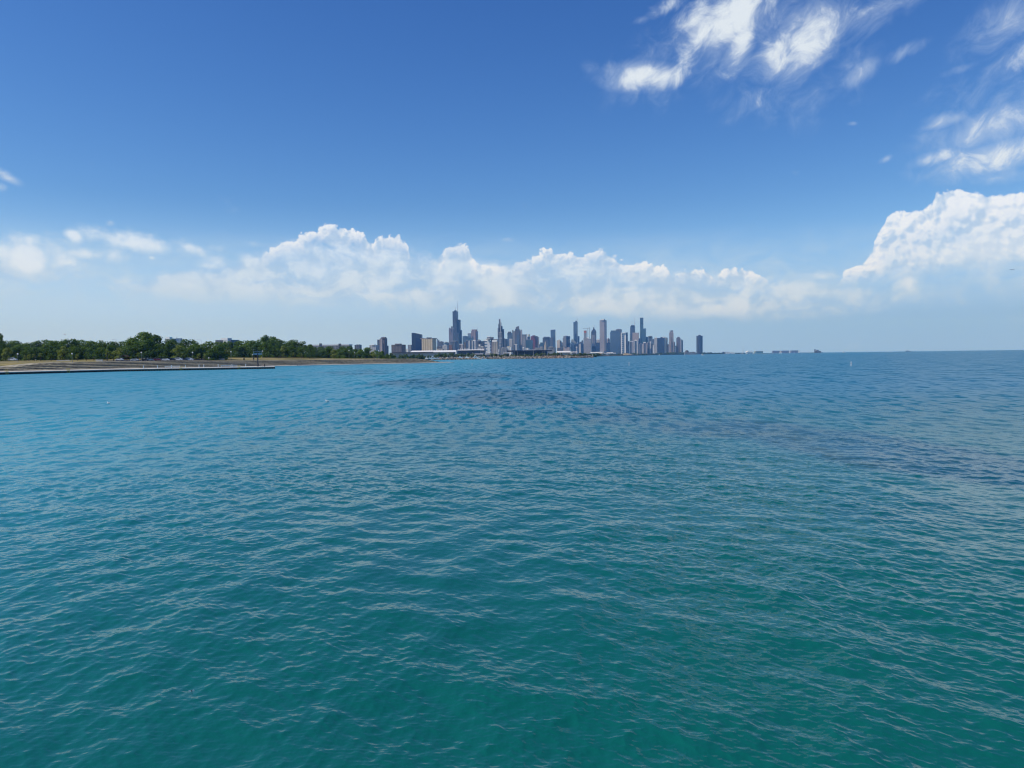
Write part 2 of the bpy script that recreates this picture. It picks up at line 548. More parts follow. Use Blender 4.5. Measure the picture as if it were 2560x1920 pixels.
# small ripple normals below the mesh resolution
rip = wt.noise(wt.mapping(pos, sca=(1, 1, 1)), 5.0, 3, 0.6, out=1, dims='3D').s
rip2 = wt.noise(wt.mapping(pos, sca=(1, 1, 1)), 0.55, 3, 0.6, out=1, dims='3D').s
pert = wt.vmath('SUBTRACT', rip, (0.5, 0.5, 0.5))
pert2 = wt.vmath('SUBTRACT', rip2, (0.5, 0.5, 0.5))
dash = wt.noise(wt.mapping(pos, sca=(0.95, 0.26, 1)), 1.0, 2, 0.6, 0.2, dims='2D').ss(0.32, 0.68, -1.0, 1.0, 'LINEAR')
dash2 = wt.noise(wt.mapping(pos, sca=(0.36, 0.05, 1)), 1.0, 2, 0.6, 0.2, dims='2D').ss(0.32, 0.68, -1.0, 1.0, 'LINEAR')
tilt = (dash * wy.ss(30.0, 80.0) + dash2 * wy.ss(70.0, 160.0)) * -0.22
pv = wt.vmath('ADD', wt.vmath('SCALE', pert, scale=0.10), wt.vmath('SCALE', pert2, scale=chop * 1.2 + 0.02))
pv = wt.vmath('ADD', wt.vmath('MULTIPLY', pv, (1, 1, 0)), wt.xyz(0.0, tilt, 0.0))
nv = wt.vmath('NORMALIZE', wt.vmath('ADD', geo.outputs['Normal'], pv))
wt.link(nv, wb.inputs['Normal'])
water = link('water', build_water(), wm)
tag(water, kind='structure')

# ------------------------------------------------------------------ haze
def box_mesh(name, lo, hi):
    x0, y0, z0 = lo
    x1, y1, z1 = hi
    v = np.array([(x0, y0, z0), (x1, y0, z0), (x1, y1, z0), (x0, y1, z0), (x0, y0, z1), (x1, y0, z1), (x1, y1, z1), (x0, y1, z1)], float)
    f = np.array([(3, 2, 1, 0), (4, 5, 6, 7), (0, 1, 5, 4), (1, 2, 6, 5), (2, 3, 7, 6), (3, 0, 4, 7)])
    return mesh_np(name, v, f, False)


hm = bpy.data.materials.new('haze')
hm.use_nodes = True
for n_ in list(hm.node_tree.nodes):
    hm.node_tree.nodes.remove(n_)
hv = hm.node_tree.nodes.new('ShaderNodeVolumePrincipled')
ho = hm.node_tree.nodes.new('ShaderNodeOutputMaterial')
hm.node_tree.links.new(hv.outputs[0], ho.inputs['Volume'])
hv.inputs['Color'].default_value = (0.17, 0.47, 1.0, 1)
hv.inputs['Absorption Color'].default_value = (1, 1, 1, 1)
hv.inputs['Density'].default_value = 6.0e-5
hv.inputs['Anisotropy'].default_value = 0.0
haze = link('haze', box_mesh('haze', (-19000, -19000, -3.0), (19000, 19000, 760)), hm)
tag(haze, kind='stuff')


# ------------------------------------------------------------------ mesh builder
class MB:
    def __init__(self):
        self.v, self.f, self.mi = [], [], []

    def add(self, vs, fs, mi=0):
        o = len(self.v)
        self.v += [tuple(p) for p in vs]
        self.f += [tuple(o + i for i in f) for f in fs]
        self.mi += [mi] * len(fs)
        return self

    def box(self, c, s, rz=0.0, mi=0, M=None):
        hx, hy, hz = s[0] / 2, s[1] / 2, s[2] / 2
        pts = [Vector((x, y, z)) for z in (-hz, hz) for x, y in ((-hx, -hy), (hx, -hy), (hx, hy), (-hx, hy))]
        R_ = M if M is not None else Matrix.Rotation(rz, 3, 'Z')
        pts = [R_ @ p + Vector(c) for p in pts]
        return self.add(pts, [(3, 2, 1, 0), (4, 5, 6, 7), (0, 1, 5, 4), (1, 2, 6, 5), (2, 3, 7, 6), (3, 0, 4, 7)], mi)

    def tube(self, p0, p1, r0, r1=None, n=8, mi=0, cap=True):
        p0, p1 = Vector(p0), Vector(p1)
        r1 = r0 if r1 is None else r1
        d = (p1 - p0).normalized()
        a = d.orthogonal().normalized()
        b = d.cross(a)
        vs = []
        for p, r in ((p0, r0), (p1, r1)):
            vs += [p + (a * math.cos(2 * math.pi * i / n) + b * math.sin(2 * math.pi * i / n)) * r for i in range(n)]
        fs = [(i, (i + 1) % n, n + (i + 1) % n, n + i) for i in range(n)]
        if cap:
            fs += [tuple(range(n - 1, -1, -1)), tuple(range(n, 2 * n))]
        return self.add(vs, fs, mi)

    def path(self, pts, rs, n=8, mi=0):
        """one continuous tapered limb through the points"""
        pts = [Vector(p) for p in pts]
        vs, fs = [], []
        for i, (p, r) in enumerate(zip(pts, rs)):
            d = (pts[min(i + 1, len(pts) - 1)] - pts[max(i - 1, 0)]).normalized()
            a = Vector((1, 0, 0)) if abs(d.x) < 0.9 else Vector((0, 1, 0))
            a = (a - d * a.dot(d)).normalized()
            b = d.cross(a)
            vs += [p + (a * math.cos(2 * math.pi * k / n) + b * math.sin(2 * math.pi * k / n)) * r for k in range(n)]
        for i in range(len(pts) - 1):
            fs += [(i * n + k, i * n + (k + 1) % n, (i + 1) * n + (k + 1) % n, (i + 1) * n + k) for k in range(n)]
        fs += [tuple(range(n - 1, -1, -1)), tuple(range((len(pts) - 1) * n, len(pts) * n))]
        return self.add(vs, fs, mi)

    def lathe(self, c, prof, n=12, mi=0, sx=1.0, sy=1.0):
        """profile [(r, z)] turned about a vertical axis at c"""
        vs, fs = [], []
        c = Vector(c)
        for r, z in prof:
            vs += [c + Vector((r * sx * math.cos(2 * math.pi * k / n), r * sy * math.sin(2 * math.pi * k / n), z)) for k in range(n)]
        for i in range(len(prof) - 1):
            fs += [(i * n + k, i * n + (k + 1) % n, (i + 1) * n + (k + 1) % n, (i + 1) * n + k) for k in range(n)]
        fs += [tuple(range(n - 1, -1, -1)), tuple(range((len(prof) - 1) * n, len(prof) * n))]
        return self.add(vs, fs, mi)

    def ball(self, c, r, n=10, m=7, sx=1, sy=1, sz=1, mi=0):
        prof = [(max(1e-3, math.sin(math.pi * i / m)) * r, -math.cos(math.pi * i / m) * r * sz) for i in range(m + 1)]
        return self.lathe(c, prof, n, mi, sx, sy)

    def prism(self, poly, axis, lo, hi, mi=0):
        """2-D polygon extruded along axis ('x','y','z')"""
        def p3(u, v, w):
            return {'x': (w, u, v), 'y': (u, w, v), 'z': (u, v, w)}[axis]
        n = len(poly)
        vs = [p3(u, v, lo) for u, v in poly] + [p3(u, v, hi) for u, v in poly]
        fs = [(i, (i + 1) % n, n + (i + 1) % n, n + i) for i in range(n)] + [tuple(range(n - 1, -1, -1)), tuple(range(n, 2 * n))]
        return self.add(vs, fs, mi)

    def build(self, name, mat, parent=None, smooth=False, fix=True, loc=None, rz=0.0):
        me = bpy.data.meshes.new(name)
        me.from_pydata(self.v, [], self.f)
        if fix:
            bm = bmesh.new()
            bm.from_mesh(me)
            bmesh.ops.recalc_face_normals(bm, faces=bm.faces)
            bm.to_mesh(me)
            bm.free()
        me.polygons.foreach_set('material_index', self.mi)
        me.polygons.foreach_set('use_smooth', [smooth] * len(me.polygons))
        me.update()
        o = link(name, me, mat, parent)
        if loc is not None:
            o.location = loc
            o.rotation_euler = (0, 0, rz)
        return o


def copy_tree(o, parent=None):
    c = o.copy()
    COL.objects.link(c)
    c.parent = parent
    for ch in list(o.children):
        copy_tree(ch, c)
    return c


_mats = {}


def plain(name, col, rough=0.7, spec=0.3, metal=0.0, var=0.0, scale=1.0):
    """a plain surface with a little procedural unevenness"""
    if name in _mats:
        return _mats[name]
    m, t, b = material(name, col, rough, metal, spec)
    if var > 0:
        co = t.new('ShaderNodeTexCoord').outputs['Object']
        f = t.noise(co, scale, 5, 0.6)
        dark = tuple(c * (1 - var) for c in col)
        lite = tuple(min(1.0, c * (1 + var)) for c in col)
        t.link(t.mix(f.ss(0.3, 0.7), dark, lite), b.inputs['Base Color'])
    _mats[name] = m
    return m


# ------------------------------------------------------------------ the park shore: lawn, stone steps, pier
BACK = Vector((-0.93, 0.367, 0.0))
ST = [  # photo column, distance, walkway height, top of the steps
    (-140, 300, 1.0, 2.8), (-60, 316, 1.0, 2.8), (0, 330, 1.0, 2.9), (66, 343, 1.0, 3.1), (110, 352, 1.0, 3.8), (152, 361, 1.0, 4.5), (205, 372, 1.0, 4.8), (280, 392, 0.9, 4.9),
    (400, 430, 0.7, 4.9), (520, 475, 0.6, 4.8), (650, 530, 0.5, 4.5), (800, 592, 0.5, 4.25), (930, 625, 0.5, 4.1), (1030, 646, 0.5, 4.0), (1078, 662, 0.5, 3.9), (1096, 670, 0.5, 3.0),
    (1106, 676, 0.5, 1.6), (1112, 680, 0.5, 0.9), (1136, 700, 0.5, 0.62)]


def station_pts(n=6):
    out = []
    for i in range(len(ST) - 1):
        a, b = ST[i], ST[i + 1]
        for k in range(n):
            t = k / n
            out.append(tuple(a[j] * (1 - t) + b[j] * t for j in range(4)))
    out.append(ST[-1])
    res = []
    for x, Y, zw, zt in out:
        p = at(x, hor(x), Y)
        res.append((Vector((p.x, p.y, 0)), zw, zt, x))
    return res


STN = station_pts()


def strip(rows, name, mats, parent=None, mi=None, smooth=False):
    """rows: list of polylines of equal length -> quad sheet; mi: material per row gap"""
    m = MB()
    n = len(rows[0])
    vs = [p for r in rows for p in r]
    for i in range(len(rows) - 1):
        m2 = (mi[i] if mi else 0)
        m.f += [(i * n + k, i * n + k + 1, (i + 1) * n + k + 1, (i + 1) * n + k) for k in range(n - 1)]
        m.mi += [m2] * (n - 1)
    m.v = [tuple(p) for p in vs]
    return m.build(name, mats, parent, smooth)


def stone_mat(name, base, var, joint, scale=0.35):
    m, t, b = material(name, base, 0.85, 0, 0.25)
    co = t.new('ShaderNodeTexCoord').outputs['Object']
    f = t.noise(co, scale, 6, 0.65)
    g = t.noise(co, scale * 6, 3, 0.6)
    x, y, z = t.sep(co)
    u = x * 0.354 + y * 0.935
    j = (u * (1 / 2.6))._m('FRACT').ss(0.0, 0.05, joint, 1.0)
    tone = (f * 0.6 + g * 0.4).ss(0.35, 0.65)
    c = t.mix(tone, tuple(q * (1 - var) for q in base), tuple(q * (1 + var) for q in base))
    c = t.mix(tone.ss(0.0, 0.35, 0.5, 0.0), c, (base[0] * 0.75, base[1] * 0.55, base[2] * 0.42))
    t.link(t.mix(1.0, c, t.xyz(j, j, j), 'MULTIPLY'), b.inputs['Base Color'])
    _mats[name] = m
    return m


tread_m = stone_mat('pale_limestone', (0.43, 0.38, 0.25), 0.22, 0.7)
riser_m = stone_mat('shaded_weathered_limestone', (0.20, 0.175, 0.125), 0.4, 0.6)  # weathered stone, darkened further by riser shade put into its colour
pile_m = plain('rusted_sheet_pile', (0.045, 0.032, 0.028), 0.8, 0.3, 0, 0.6, 0.8)
conc_m = plain('pale_concrete', (0.62, 0.58, 0.50), 0.85, 0.2, 0, 0.15, 0.25)

ste = empty('stepped_seawall', (STN[30][0].x, STN[30][0].y, 0))
tag(ste, 'long terraced seawall of pale stone steps along the park shore', 'seawall')
OFF0 = ste.location.copy()


def loc_(p, z, off=0.0):
    q = p + BACK * off - OFF0
    return Vector((q.x, q.y, z))


WALK = 5.0
strip([[loc_(p, -2.0) for p, zw, zt, x in STN], [loc_(p, zw - 0.30) for p, zw, zt, x in STN]], 'sheet_piling', pile_m, ste)
strip([[loc_(p, zw + 0.003 - 0.30) for p, zw, zt, x in STN], [loc_(p, zw + 0.003, WALK) for p, zw, zt, x in STN]], 'walkway', conc_m, ste)
NSTEP, TREAD = 5, 2.3
for k in range(NSTEP):
    rows = [[], [], []]
    for p, zw, zt, x in STN:
        zz = [min(zt, zw + 0.05 + (4.9 - zw) * j / NSTEP) if j else zw for j in (k, k + 1)]
        wob = 0.05 * math.sin(x * 0.37 + k * 1.7) + 0.04 * math.sin(x * 0.9 + k)
        off = WALK + k * TREAD
        rows[0].append(loc_(p, zz[0] - 0.06, off))
        fall = min(0.20, max(0.0, zz[1] - zz[0]) * 0.28)          # the treads fall towards the lake
        rows[1].append(loc_(p, zz[1] + wob - fall, off + 0.05))
        rows[2].append(loc_(p, zz[1] + wob * 0.3, off + TREAD + 0.05))
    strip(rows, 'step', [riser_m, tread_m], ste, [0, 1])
TOPOFF = WALK + NSTEP * TREAD

# lawn: dry grass rising gently to the trees
lawn_m, lt, lb = material('dry_lawn', (0.22, 0.18, 0.07), 0.95, 0, 0.1)
lco = lt.new('ShaderNodeNewGeometry').outputs['Position']
ln1 = lt.noise(lt.mapping(lco, sca=(1, 1, 0)), 0.05, 5, 0.6, 0.5)
ln2 = lt.noise(lt.mapping(lco, sca=(1, 1, 0)), 0.9, 4, 0.65)
lc = lt.mix(ln1.ss(0.35, 0.62), (0.130, 0.120, 0.042), (0.36, 0.285, 0.115))
lc = lt.mix(ln2.ss(0.3, 0.7), lt.mix(1.0, lc, (0.72, 0.75, 0.7), 'MULTIPLY'), lc)
lt.link(lc, lb.inputs['Base Color'])


def park_level(x):
    return float(np.interp(x, [-140, 0, 150, 280, 450, 560, 650, 800, 930, 1030, 1078, 1136], [4.8, 5.0, 5.3, 5.7, 6.0, 6.4, 6.9, 6.9, 6.2, 5.0, 4.5, 0.7]))


LOFF = [0, 3, 8, 15, 25, 40, 60, 90, 130, 190, 280, 420, 650, 1000, 1600]


def lawn_z(x, zt, off):
    pl = park_level(x)
    t = min(1.0, off / 55.0)
    t = t * t * (3 - 2 * t)
    z = zt + 0.02 + (pl - zt) * t + 0.25 * math.sin(off * 0.05 + x * 0.01)* min(1, off / 30)
    return z - max(0.0, off - 400) * 0.004


strip([[p + BACK * (TOPOFF + o) + Vector((0, 0, lawn_z(x, zt, o))) for p, zw, zt, x in STN] for o in LOFF], 'lawn', lawn_m, None, None, True)
tag(bpy.data.objects['lawn'], kind='structure')
# path along the top of the steps and another inland
path_m = plain('path_concrete', (0.50, 0.45, 0.36), 0.9, 0.2, 0, 0.12, 0.2)
for o0, o1, i0, i1 in ((0.3, 3.2, 8, len(STN) - 22), (26, 29.5, 0, 44)):
    strip([[p + BACK * (TOPOFF + o) + Vector((0, 0, lawn_z(x, zt, o) + 0.06)) for p, zw, zt, x in STN[i0:i1]] for o in (o0, (o0 + o1) / 2, o1)], 'path', path_m)
    tag(COL.objects[-1], kind='structure')
# car park behind the lawn
road_m = plain('asphalt', (0.055, 0.055, 0.058), 0.9, 0.2, 0, 0.15, 0.4)


def ground_at(px, Y):
    """height of the park lawn below a photo column at a distance"""
    p = at(px, hor(px), Y)
    best = None
    for q, zw, zt, x in STN:
        d = Vector((p.x, p.y, 0)) - q
        off = d.dot(BACK)
        lat = (d - BACK * off).length
        if best is None or lat < best[0]:
            best = (lat, off, x, zt, zw)
    lat, off, x, zt, zw = best
    if off < 0:
        return 0.0
    if off < TOPOFF:
        if off < WALK:
            return zw
        k = int((off - WALK) / TREAD)
        return min(zt, zw + 0.05 + (4.9 - zw) * (k + 1) / NSTEP)
    return lawn_z(x, zt, off - TOPOFF)


def foot(px, Y):
    p = at(px, hor(px), Y)
    return Vector((p.x, p.y, ground_at(px, Y)))


def shore(px):
    return float(np.interp(px, [q[0] for q in ST], [q[1] for q in ST]))


strip([[Vector((foot(px, shore(px) + Y).x, foot(px, shore(px) + Y).y, ground_at(px, shore(px) + Y) + 0.05)) for px in range(250, 531, 10)] for Y in (36, 44, 52, 60, 70)], 'car_park', road_m)
tag(COL.objects[-1], kind='structure')

# the timber-fendered concrete pier in front of the steps
A = [(-150, 292), (0, 322), (140, 346), (250, 366), (300, 376), (420, 386), (560, 397), (687, 409)]
AP = [Vector((at(x, hor(x), Y).x, at(x, hor(x), Y).y, 0)) for x, Y in A]
pier = empty('pier', (AP[5].x, AP[5].y, 0))
tag(pier, 'low concrete pier with dark ribbed piling below the stone steps', 'pier')
PO = pier.location.copy()
PB = [p + Vector((-0.35, 0.93, 0)) * 7.0 for p in AP]


def pl(p, z):
    return Vector((p.x - PO.x, p.y - PO.y, z))


strip([[pl(p, 0.80) for p in AP], [pl(p, 1.10) for p in AP], [pl(p, 1.42) for p in PB], [pl(p, 0.80) for p in PB]], 'deck', plain('white_concrete', (0.60, 0.55, 0.47), 0.85, 0.2, 0, 0.1, 0.3), pier)
strip([[pl(AP[-1], -2), pl(PB[-1], -2)], [pl(AP[-1], 1.0), pl(PB[-1], 1.40)]], 'end_wall', pile_m, pier)
strip([[pl(p + (PB[i] - p) * 0.02, -2.0) for i, p in enumerate(AP)], [pl(p + (PB[i] - p) * 0.02, 0.9) for i, p in enumerate(AP)]], 'sheet_piling', pile_m, pier)
rib = MB()
rib_me = None
rib_m = plain('timber_fender', (0.20, 0.12, 0.065), 0.85, 0.2, 0, 0.3, 1.0)
for i in range(3, len(AP) - 1):
    a, b = AP[i], AP[i + 1]
    n = int((b - a).length / 1.25)
    rz = math.atan2(b.y - a.y, b.x - a.x)
    for k in range(n):
        q = a + (b - a) * ((k + 0.5) / n)
        if rib_me is None:
            o_ = rib.box((0, 0, 0), (0.34, 0.22, 1.15)).build('timber_fender', rib_m, pier)
            rib_me = o_.data
        else:
            o_ = link('timber_fender', rib_me, None, pier)
        o_.location = pl(q, 0.25) + Vector((0.10 * math.sin(rz), -0.10 * math.cos(rz), 0))
        o_.rotation_euler = (0, 0, rz)

# city ground beyond the park
gm = MB()
GP = [(-9000, 900), (-330, 900), (-200, 1180), (-150, 1420), (-60, 1440), (60, 1430), (150, 1480), (210, 2000), (330, 2900), (520, 3600), (900, 4700), (1350, 5900), (1500, 6500), (1560, 7000), (1760, 7350),
      (2000, 7500), (2050, 8000), (1700, 9500), (600, 10500), (-9000, 10500)]
gm.prism(GP, 'z', -2.0, 2.6)
g_o = gm.build('ground', plain('city_ground', (0.10, 0.11, 0.08), 0.95, 0.1, 0, 0.4, 0.01))
tag(g_o, kind='structure')

# ------------------------------------------------------------------ trees
def leaf_mat(name, lo, hi):
    m, t, b = material(name, lo, 0.65, 0, 0.25)
    geo_ = t.new('ShaderNodeNewGeometry')
    oi = t.new('ShaderNodeObjectInfo')
    f = t.noise(t.new('ShaderNodeTexCoord').outputs['Object'], 0.55, 4, 0.65)
    ri = S(t.nt, geo_.outputs['Random Per Island'])
    k = f.ss(0.3, 0.7) * 0.6 + ri * 0.18 + S(t.nt, oi.outputs['Random']) * 0.30
    lc_ = t.mix(k.clamp(), lo, hi)
    t.link(lc_, b.inputs['Base Color'])
    tr_ = t.new('ShaderNodeBsdfTranslucent')            # leaves let light through
    t.link(t.mix(1.0, lc_, (1.25, 1.2, 0.7), 'MULTIPLY'), tr_.inputs['Color'])
    mx_ = t.new('ShaderNodeMixShader')
    mx_.inputs[0].default_value = 0.38
    t.link(b.outputs[0], mx_.inputs[1])
    t.link(tr_.outputs[0], mx_.inputs[2])
    t.link(mx_.outputs[0], t.nt.nodes['Material Output'].inputs['Surface'])
    _mats[name] = m
    return m


LEAF = {'dark': leaf_mat('dark_leaves', (0.034, 0.080, 0.010), (0.100, 0.180, 0.024)),
        'mid': leaf_mat('green_leaves', (0.048, 0.105, 0.011), (0.145, 0.230, 0.028)),
        'light': leaf_mat('light_leaves', (0.110, 0.160, 0.026), (0.290, 0.340, 0.065)),
        'far': leaf_mat('hazy_leaves', (0.040, 0.075, 0.020), (0.130, 0.185, 0.048))}
bark_m = plain('bark', (0.075, 0.058, 0.042), 0.9, 0.1, 0, 0.3, 3.0)


def leaf_cloud(rng, lobes, per_m2, size, flat=0.62):
    """leaf-sized quads scattered through the shells of the lobes"""
    P_, N_ = [], []
    for c, r in lobes:
        n = max(12, int(per_m2 * 4 * math.pi * r * r))
        d = rng.normal(size=(n, 3))
        d /= np.linalg.norm(d, axis=1)[:, None]
        rad = r * (1.0 - 0.55 * rng.random(n) ** 2.2 + 0.10 * rng.normal(size=n))
        p = np.array(c) + d * rad[:, None] * np.array([1, 1, 0.85])
        P_.append(p)
        N_.append(d)
    P_, N_ = np.concatenate(P_), np.concatenate(N_)
    keep = np.ones(len(P_), bool)
    for c, r in lobes:
        q = np.linalg.norm((P_ - np.array(c)) / np.array([1, 1, 0.85]), axis=1)
        keep &= ~(q < r * 0.42)
    P_, N_ = P_[keep], N_[keep]
    n = len(P_)
    N_ = N_ * flat + rng.normal(size=(n, 3)) * (1 - flat) * 0.8 + np.array([0, 0, 0.25])
    N_ /= np.linalg.norm(N_, axis=1)[:, None]
    a = np.cross(N_, rng.normal(size=(n, 3)))
    a /= np.linalg.norm(a, axis=1)[:, None] + 1e-9
    b = np.cross(N_, a)
    s = size * (0.55 + 0.9 * rng.random(n))[:, None]
    V = np.stack([P_ + a * s * 0.6, P_ + b * s * 0.42, P_ - a * s * 0.6, P_ - b * s * 0.42], 1).reshape(-1, 3)
    return V, np.arange(4 * n).reshape(n, 4)


def make_tree_meshes(seed, H, W, kind):
    """crown and trunk meshes, foot at the origin"""
    rng = np.random.default_rng(seed)
    lobes = []
    base = H * (0.07 if kind != 'young' else 0.28)
    nl = 16 if kind != 'young' else 7
    for i in range(nl):
        t = rng.random()
        z = base + (H - base) * (0.12 + 0.78 * t)
        env = W / 2 * (1 - abs(t - 0.42) ** 1.7 * 1.5)
        if kind == 'cone':
            env = W / 2 * (1.05 - t)
        ang = rng.random() * 6.28
        rr = env * (0.35 + 0.55 * rng.random())
        r = W * (0.13 + 0.11 * rng.random()) * (0.75 + 0.25 * (1 - t))
        lobes.append(((math.cos(ang) * rr, math.sin(ang) * rr, min(z, H - r * 0.85)), r))
    lobes.append(((0, 0, H - W * 0.17), W * 0.17))
    lobes.append(((0, 0, base + (H - base) * 0.5), W * 0.28))
    if kind in ('broad', 'dense'):        # skirts that reach low
        for i in range(9):
            a = i * 0.7 + rng.random()
            lobes.append(((math.cos(a) * W * 0.32, math.sin(a) * W * 0.32, base * 0.8 + rng.random() * H * 0.16), W * (0.13 + 0.05 * rng.random())))
    dens = 2.5 if kind != 'young' else 3.6
    V, Fq = leaf_cloud(rng, lobes, dens, 0.62 if kind != 'young' else 0.34)
    crown = mesh_np('crown', V, Fq, False)
    m = MB()
    tr = H * 0.022 + 0.05
    m.path([(0, 0, -0.3), (0.05 * H * 0.1, 0, base * 0.6), (0.1, 0.05, base * 1.2), (0, 0.1, H * 0.6), (0.05, 0, H * 0.85)], [tr * 1.25, tr, tr * 0.85, tr * 0.5, tr * 0.15], 7)
    for c, r in lobes[:6]:
        z0 = base * (0.8 + 0.5 * rng.random())
        m.path([(0, 0, z0), (c[0] * 0.5, c[1] * 0.5, (z0 + c[2]) / 2 + 0.2), tuple(c)], [tr * 0.55, tr * 0.35, tr * 0.12], 5)
    o = m.build('trunk', bark_m)
    tm = o.data
    bpy.data.objects.remove(o)
    return crown, tm


PROTO = {}
for nm, (sd, H, W, kind, lf) in {
        'broad_a': (11, 12, 12, 'broad', 'dark'), 'broad_b': (12, 12, 11, 'broad', 'mid'), 'dense_a': (13, 12, 9, 'dense', 'dark'), 'dense_b': (14, 12, 9.5, 'dense', 'mid'),
        'light_a': (15, 12, 10, 'broad', 'light'), 'broad_c': (16, 12, 13, 'broad', 'mid'), 'cone_a': (17, 12, 5.5, 'cone', 'dark'),
        'young_a': (21, 4.2, 2.6, 'young', 'light'), 'young_b': (22, 4.2, 2.2, 'young', 'mid'), 'young_c': (23, 4.2, 3.2, 'young', 'light')}.items():
    c_, t_ = make_tree_meshes(sd, H, W, kind)
    c_.materials.append(LEAF[lf])
    PROTO[nm] = (c_, t_, H, W, lf)
TREES = []


def plant(proto, px, Y, ytop=None, h=None, wide=1.0, row='', kind='tree'):
    c_, t_, H, W, lf = PROTO[proto]
    p = foot(px, Y)
    if h is None:
        h = zpx(px, ytop, Y) - p.z
    s = h / H
    e = empty(kind, p, random.random() * 6.28)
    e.scale = (s * wide, s * wide, s)
    for n_, me in (('crown', c_), ('trunk', t_)):
        o = bpy.data.objects.new(n_, me)
        COL.objects.link(o)
        o.parent = e
    TREES.append((px, row, proto, lf, e, h))
    return e


random.seed(5)
PROFILE = [(-60, 850), (0, 850), (30, 852), (45, 850), (60, 858), (80, 853), (95, 851), (110, 849), (130, 847), (147, 855), (160, 847), (175, 845), (190, 847), (210, 849), (230, 851), (245, 848),
           (270, 851), (300, 853), (322, 851), (336, 843), (350, 833), (365, 829), (385, 833), (400, 842), (420, 846), (440, 850), (460, 852), (475, 844), (488, 850), (500, 857), (515, 855), (530, 852),
           (550, 851), (575, 853), (590, 852), (605, 856), (615, 848), (640, 848), (655, 843), (665, 837), (680, 842), (690, 846), (705, 850), (722, 847), (742, 847), (762, 852), (776, 862), (790, 868),
           (800, 872), (812, 863), (826, 864), (840, 870), (855, 868), (872, 863), (888, 867), (905, 872), (920, 867), (936, 871), (950, 877), (966, 877), (985, 884)]


def prof(x):
    return float(np.interp(x, [p[0] for p in PROFILE], [p[1] for p in PROFILE]))


BIG = ['broad_a', 'broad_b', 'dense_a', 'dense_b', 'broad_c', 'light_a']
x = -45.0
i = 0
while x < 985:                                 # the back row makes the skyline of the park
    Y = 560 if x < 560 else 700 if x < 800 else 760
    if not (408 < x < 428 or 449 < x < 463 or 778 < x < 806):
        plant(BIG[(i * 7 + 3) % 5], x, Y + random.uniform(-25, 25), ytop=prof(x) + random.uniform(-1, 2), wide=random.uniform(0.95, 1.2) * (1.1 if x < 780 else 1.0), row='back')
    else:
        plant(BIG[(i * 7 + 3) % 5], x, Y - 20, ytop=max(prof(x), 862), wide=1.0, row='back')
    x += random.uniform(15, 24)
    i += 1
x = -40.0
while x < 975:                                 # a nearer row, lower and greener
    Y = 490 if x < 300 else 520 if x < 560 else 650 if x < 790 else 720
    top = prof(x) + random.uniform(9, 20) if x < 770 else prof(x) + random.uniform(2, 6)
    plant(BIG[(i * 5 + 1) % 6], x, Y + random.uniform(-15, 15), ytop=min(top, 884), wide=random.uniform(1.0, 1.3), row='front')
    x += random.uniform(17, 27) * (1.0 if x < 780 else 0.8)
    i += 1
plant('broad_b', 366, 545, ytop=828.5, wide=1.12, row='tall')
plant('dense_a', 665, 690, ytop=836, wide=0.85, row='tall')
plant('dense_b', 683, 690, ytop=841, wide=0.8, row='tall')
plant('dense_a', 3, 520, ytop=832, wide=0.42, row='tall')
plant('cone_a', 785, 700, ytop=866, wide=1.0, row='tall')
plant('cone_a', 668, 672, ytop=872, wide=1.2, row='tall')
# young trees and shrubs on the lawn
for px, Y, h, pr in ((22, 455, 3.2, 'young_c'), (62, 445, 3.6, 'young_c'), (73, 440, 4.0, 'young_c'), (86, 438, 4.2, 'young_a'), (102, 440, 4.6, 'young_a'), (128, 442, 4.5, 'young_b'),
                     (151, 445, 4.0, 'young_c'), (194, 448, 4.2, 'young_c'), (216, 450, 4.8, 'young_b'), (235, 452, 4.6, 'young_b'), (268, 455, 7.0, 'young_c'), (284, 458, 5.6, 'young_c'),
                     (298, 470, 5.5, 'young_c'), (346, 470, 5.0, 'young_a'), (357, 475, 4.6, 'young_b'), (403, 500, 4.4, 'young_b'), (458, 500, 5.2, 'young_a'), (498, 500, 5.0, 'young_c'), (512, 500, 4.6, 'young_a'),
                     (679, 640, 4.4, 'young_a'), (697, 640, 4.0, 'young_c'), (710, 635, 4.2, 'young_c'), (735, 640, 4.5, 'young_a'), (754, 640, 4.0, 'young_c'), (783, 650, 3.4, 'young_b'), (849, 670, 3.5, 'young_b'),
                     (945, 700, 4.5, 'young_b'), (976, 690, 4.0, 'young_c'), (990, 720, 4.6, 'young_c'), (1004, 740, 4.2, 'young_b'), (1020, 760, 4.4, 'young_c')):
    plant(pr, px, Y, h=h, row='young', kind='young_tree')

# ------------------------------------------------------------------ lamps, cars and other things in the park
white_m = plain('white_paint', (0.80, 0.80, 0.78), 0.5, 0.4, 0, 0.05, 0.5)
dark_m = plain('dark_metal', (0.035, 0.035, 0.04), 0.6, 0.4)
grey_m = plain('grey_metal', (0.22, 0.23, 0.24), 0.5, 0.4)
globe_m = plain('white_globe', (0.90, 0.90, 0.88), 0.35, 0.5)
black_m = plain('black_rubber', (0.02, 0.02, 0.02), 0.8, 0.2)
glass_m = plain('dark_glass', (0.02, 0.025, 0.03), 0.1, 0.6)
yellow_m = plain('yellow_paint', (0.55, 0.42, 0.06), 0.6, 0.3, 0, 0.1, 2.0)


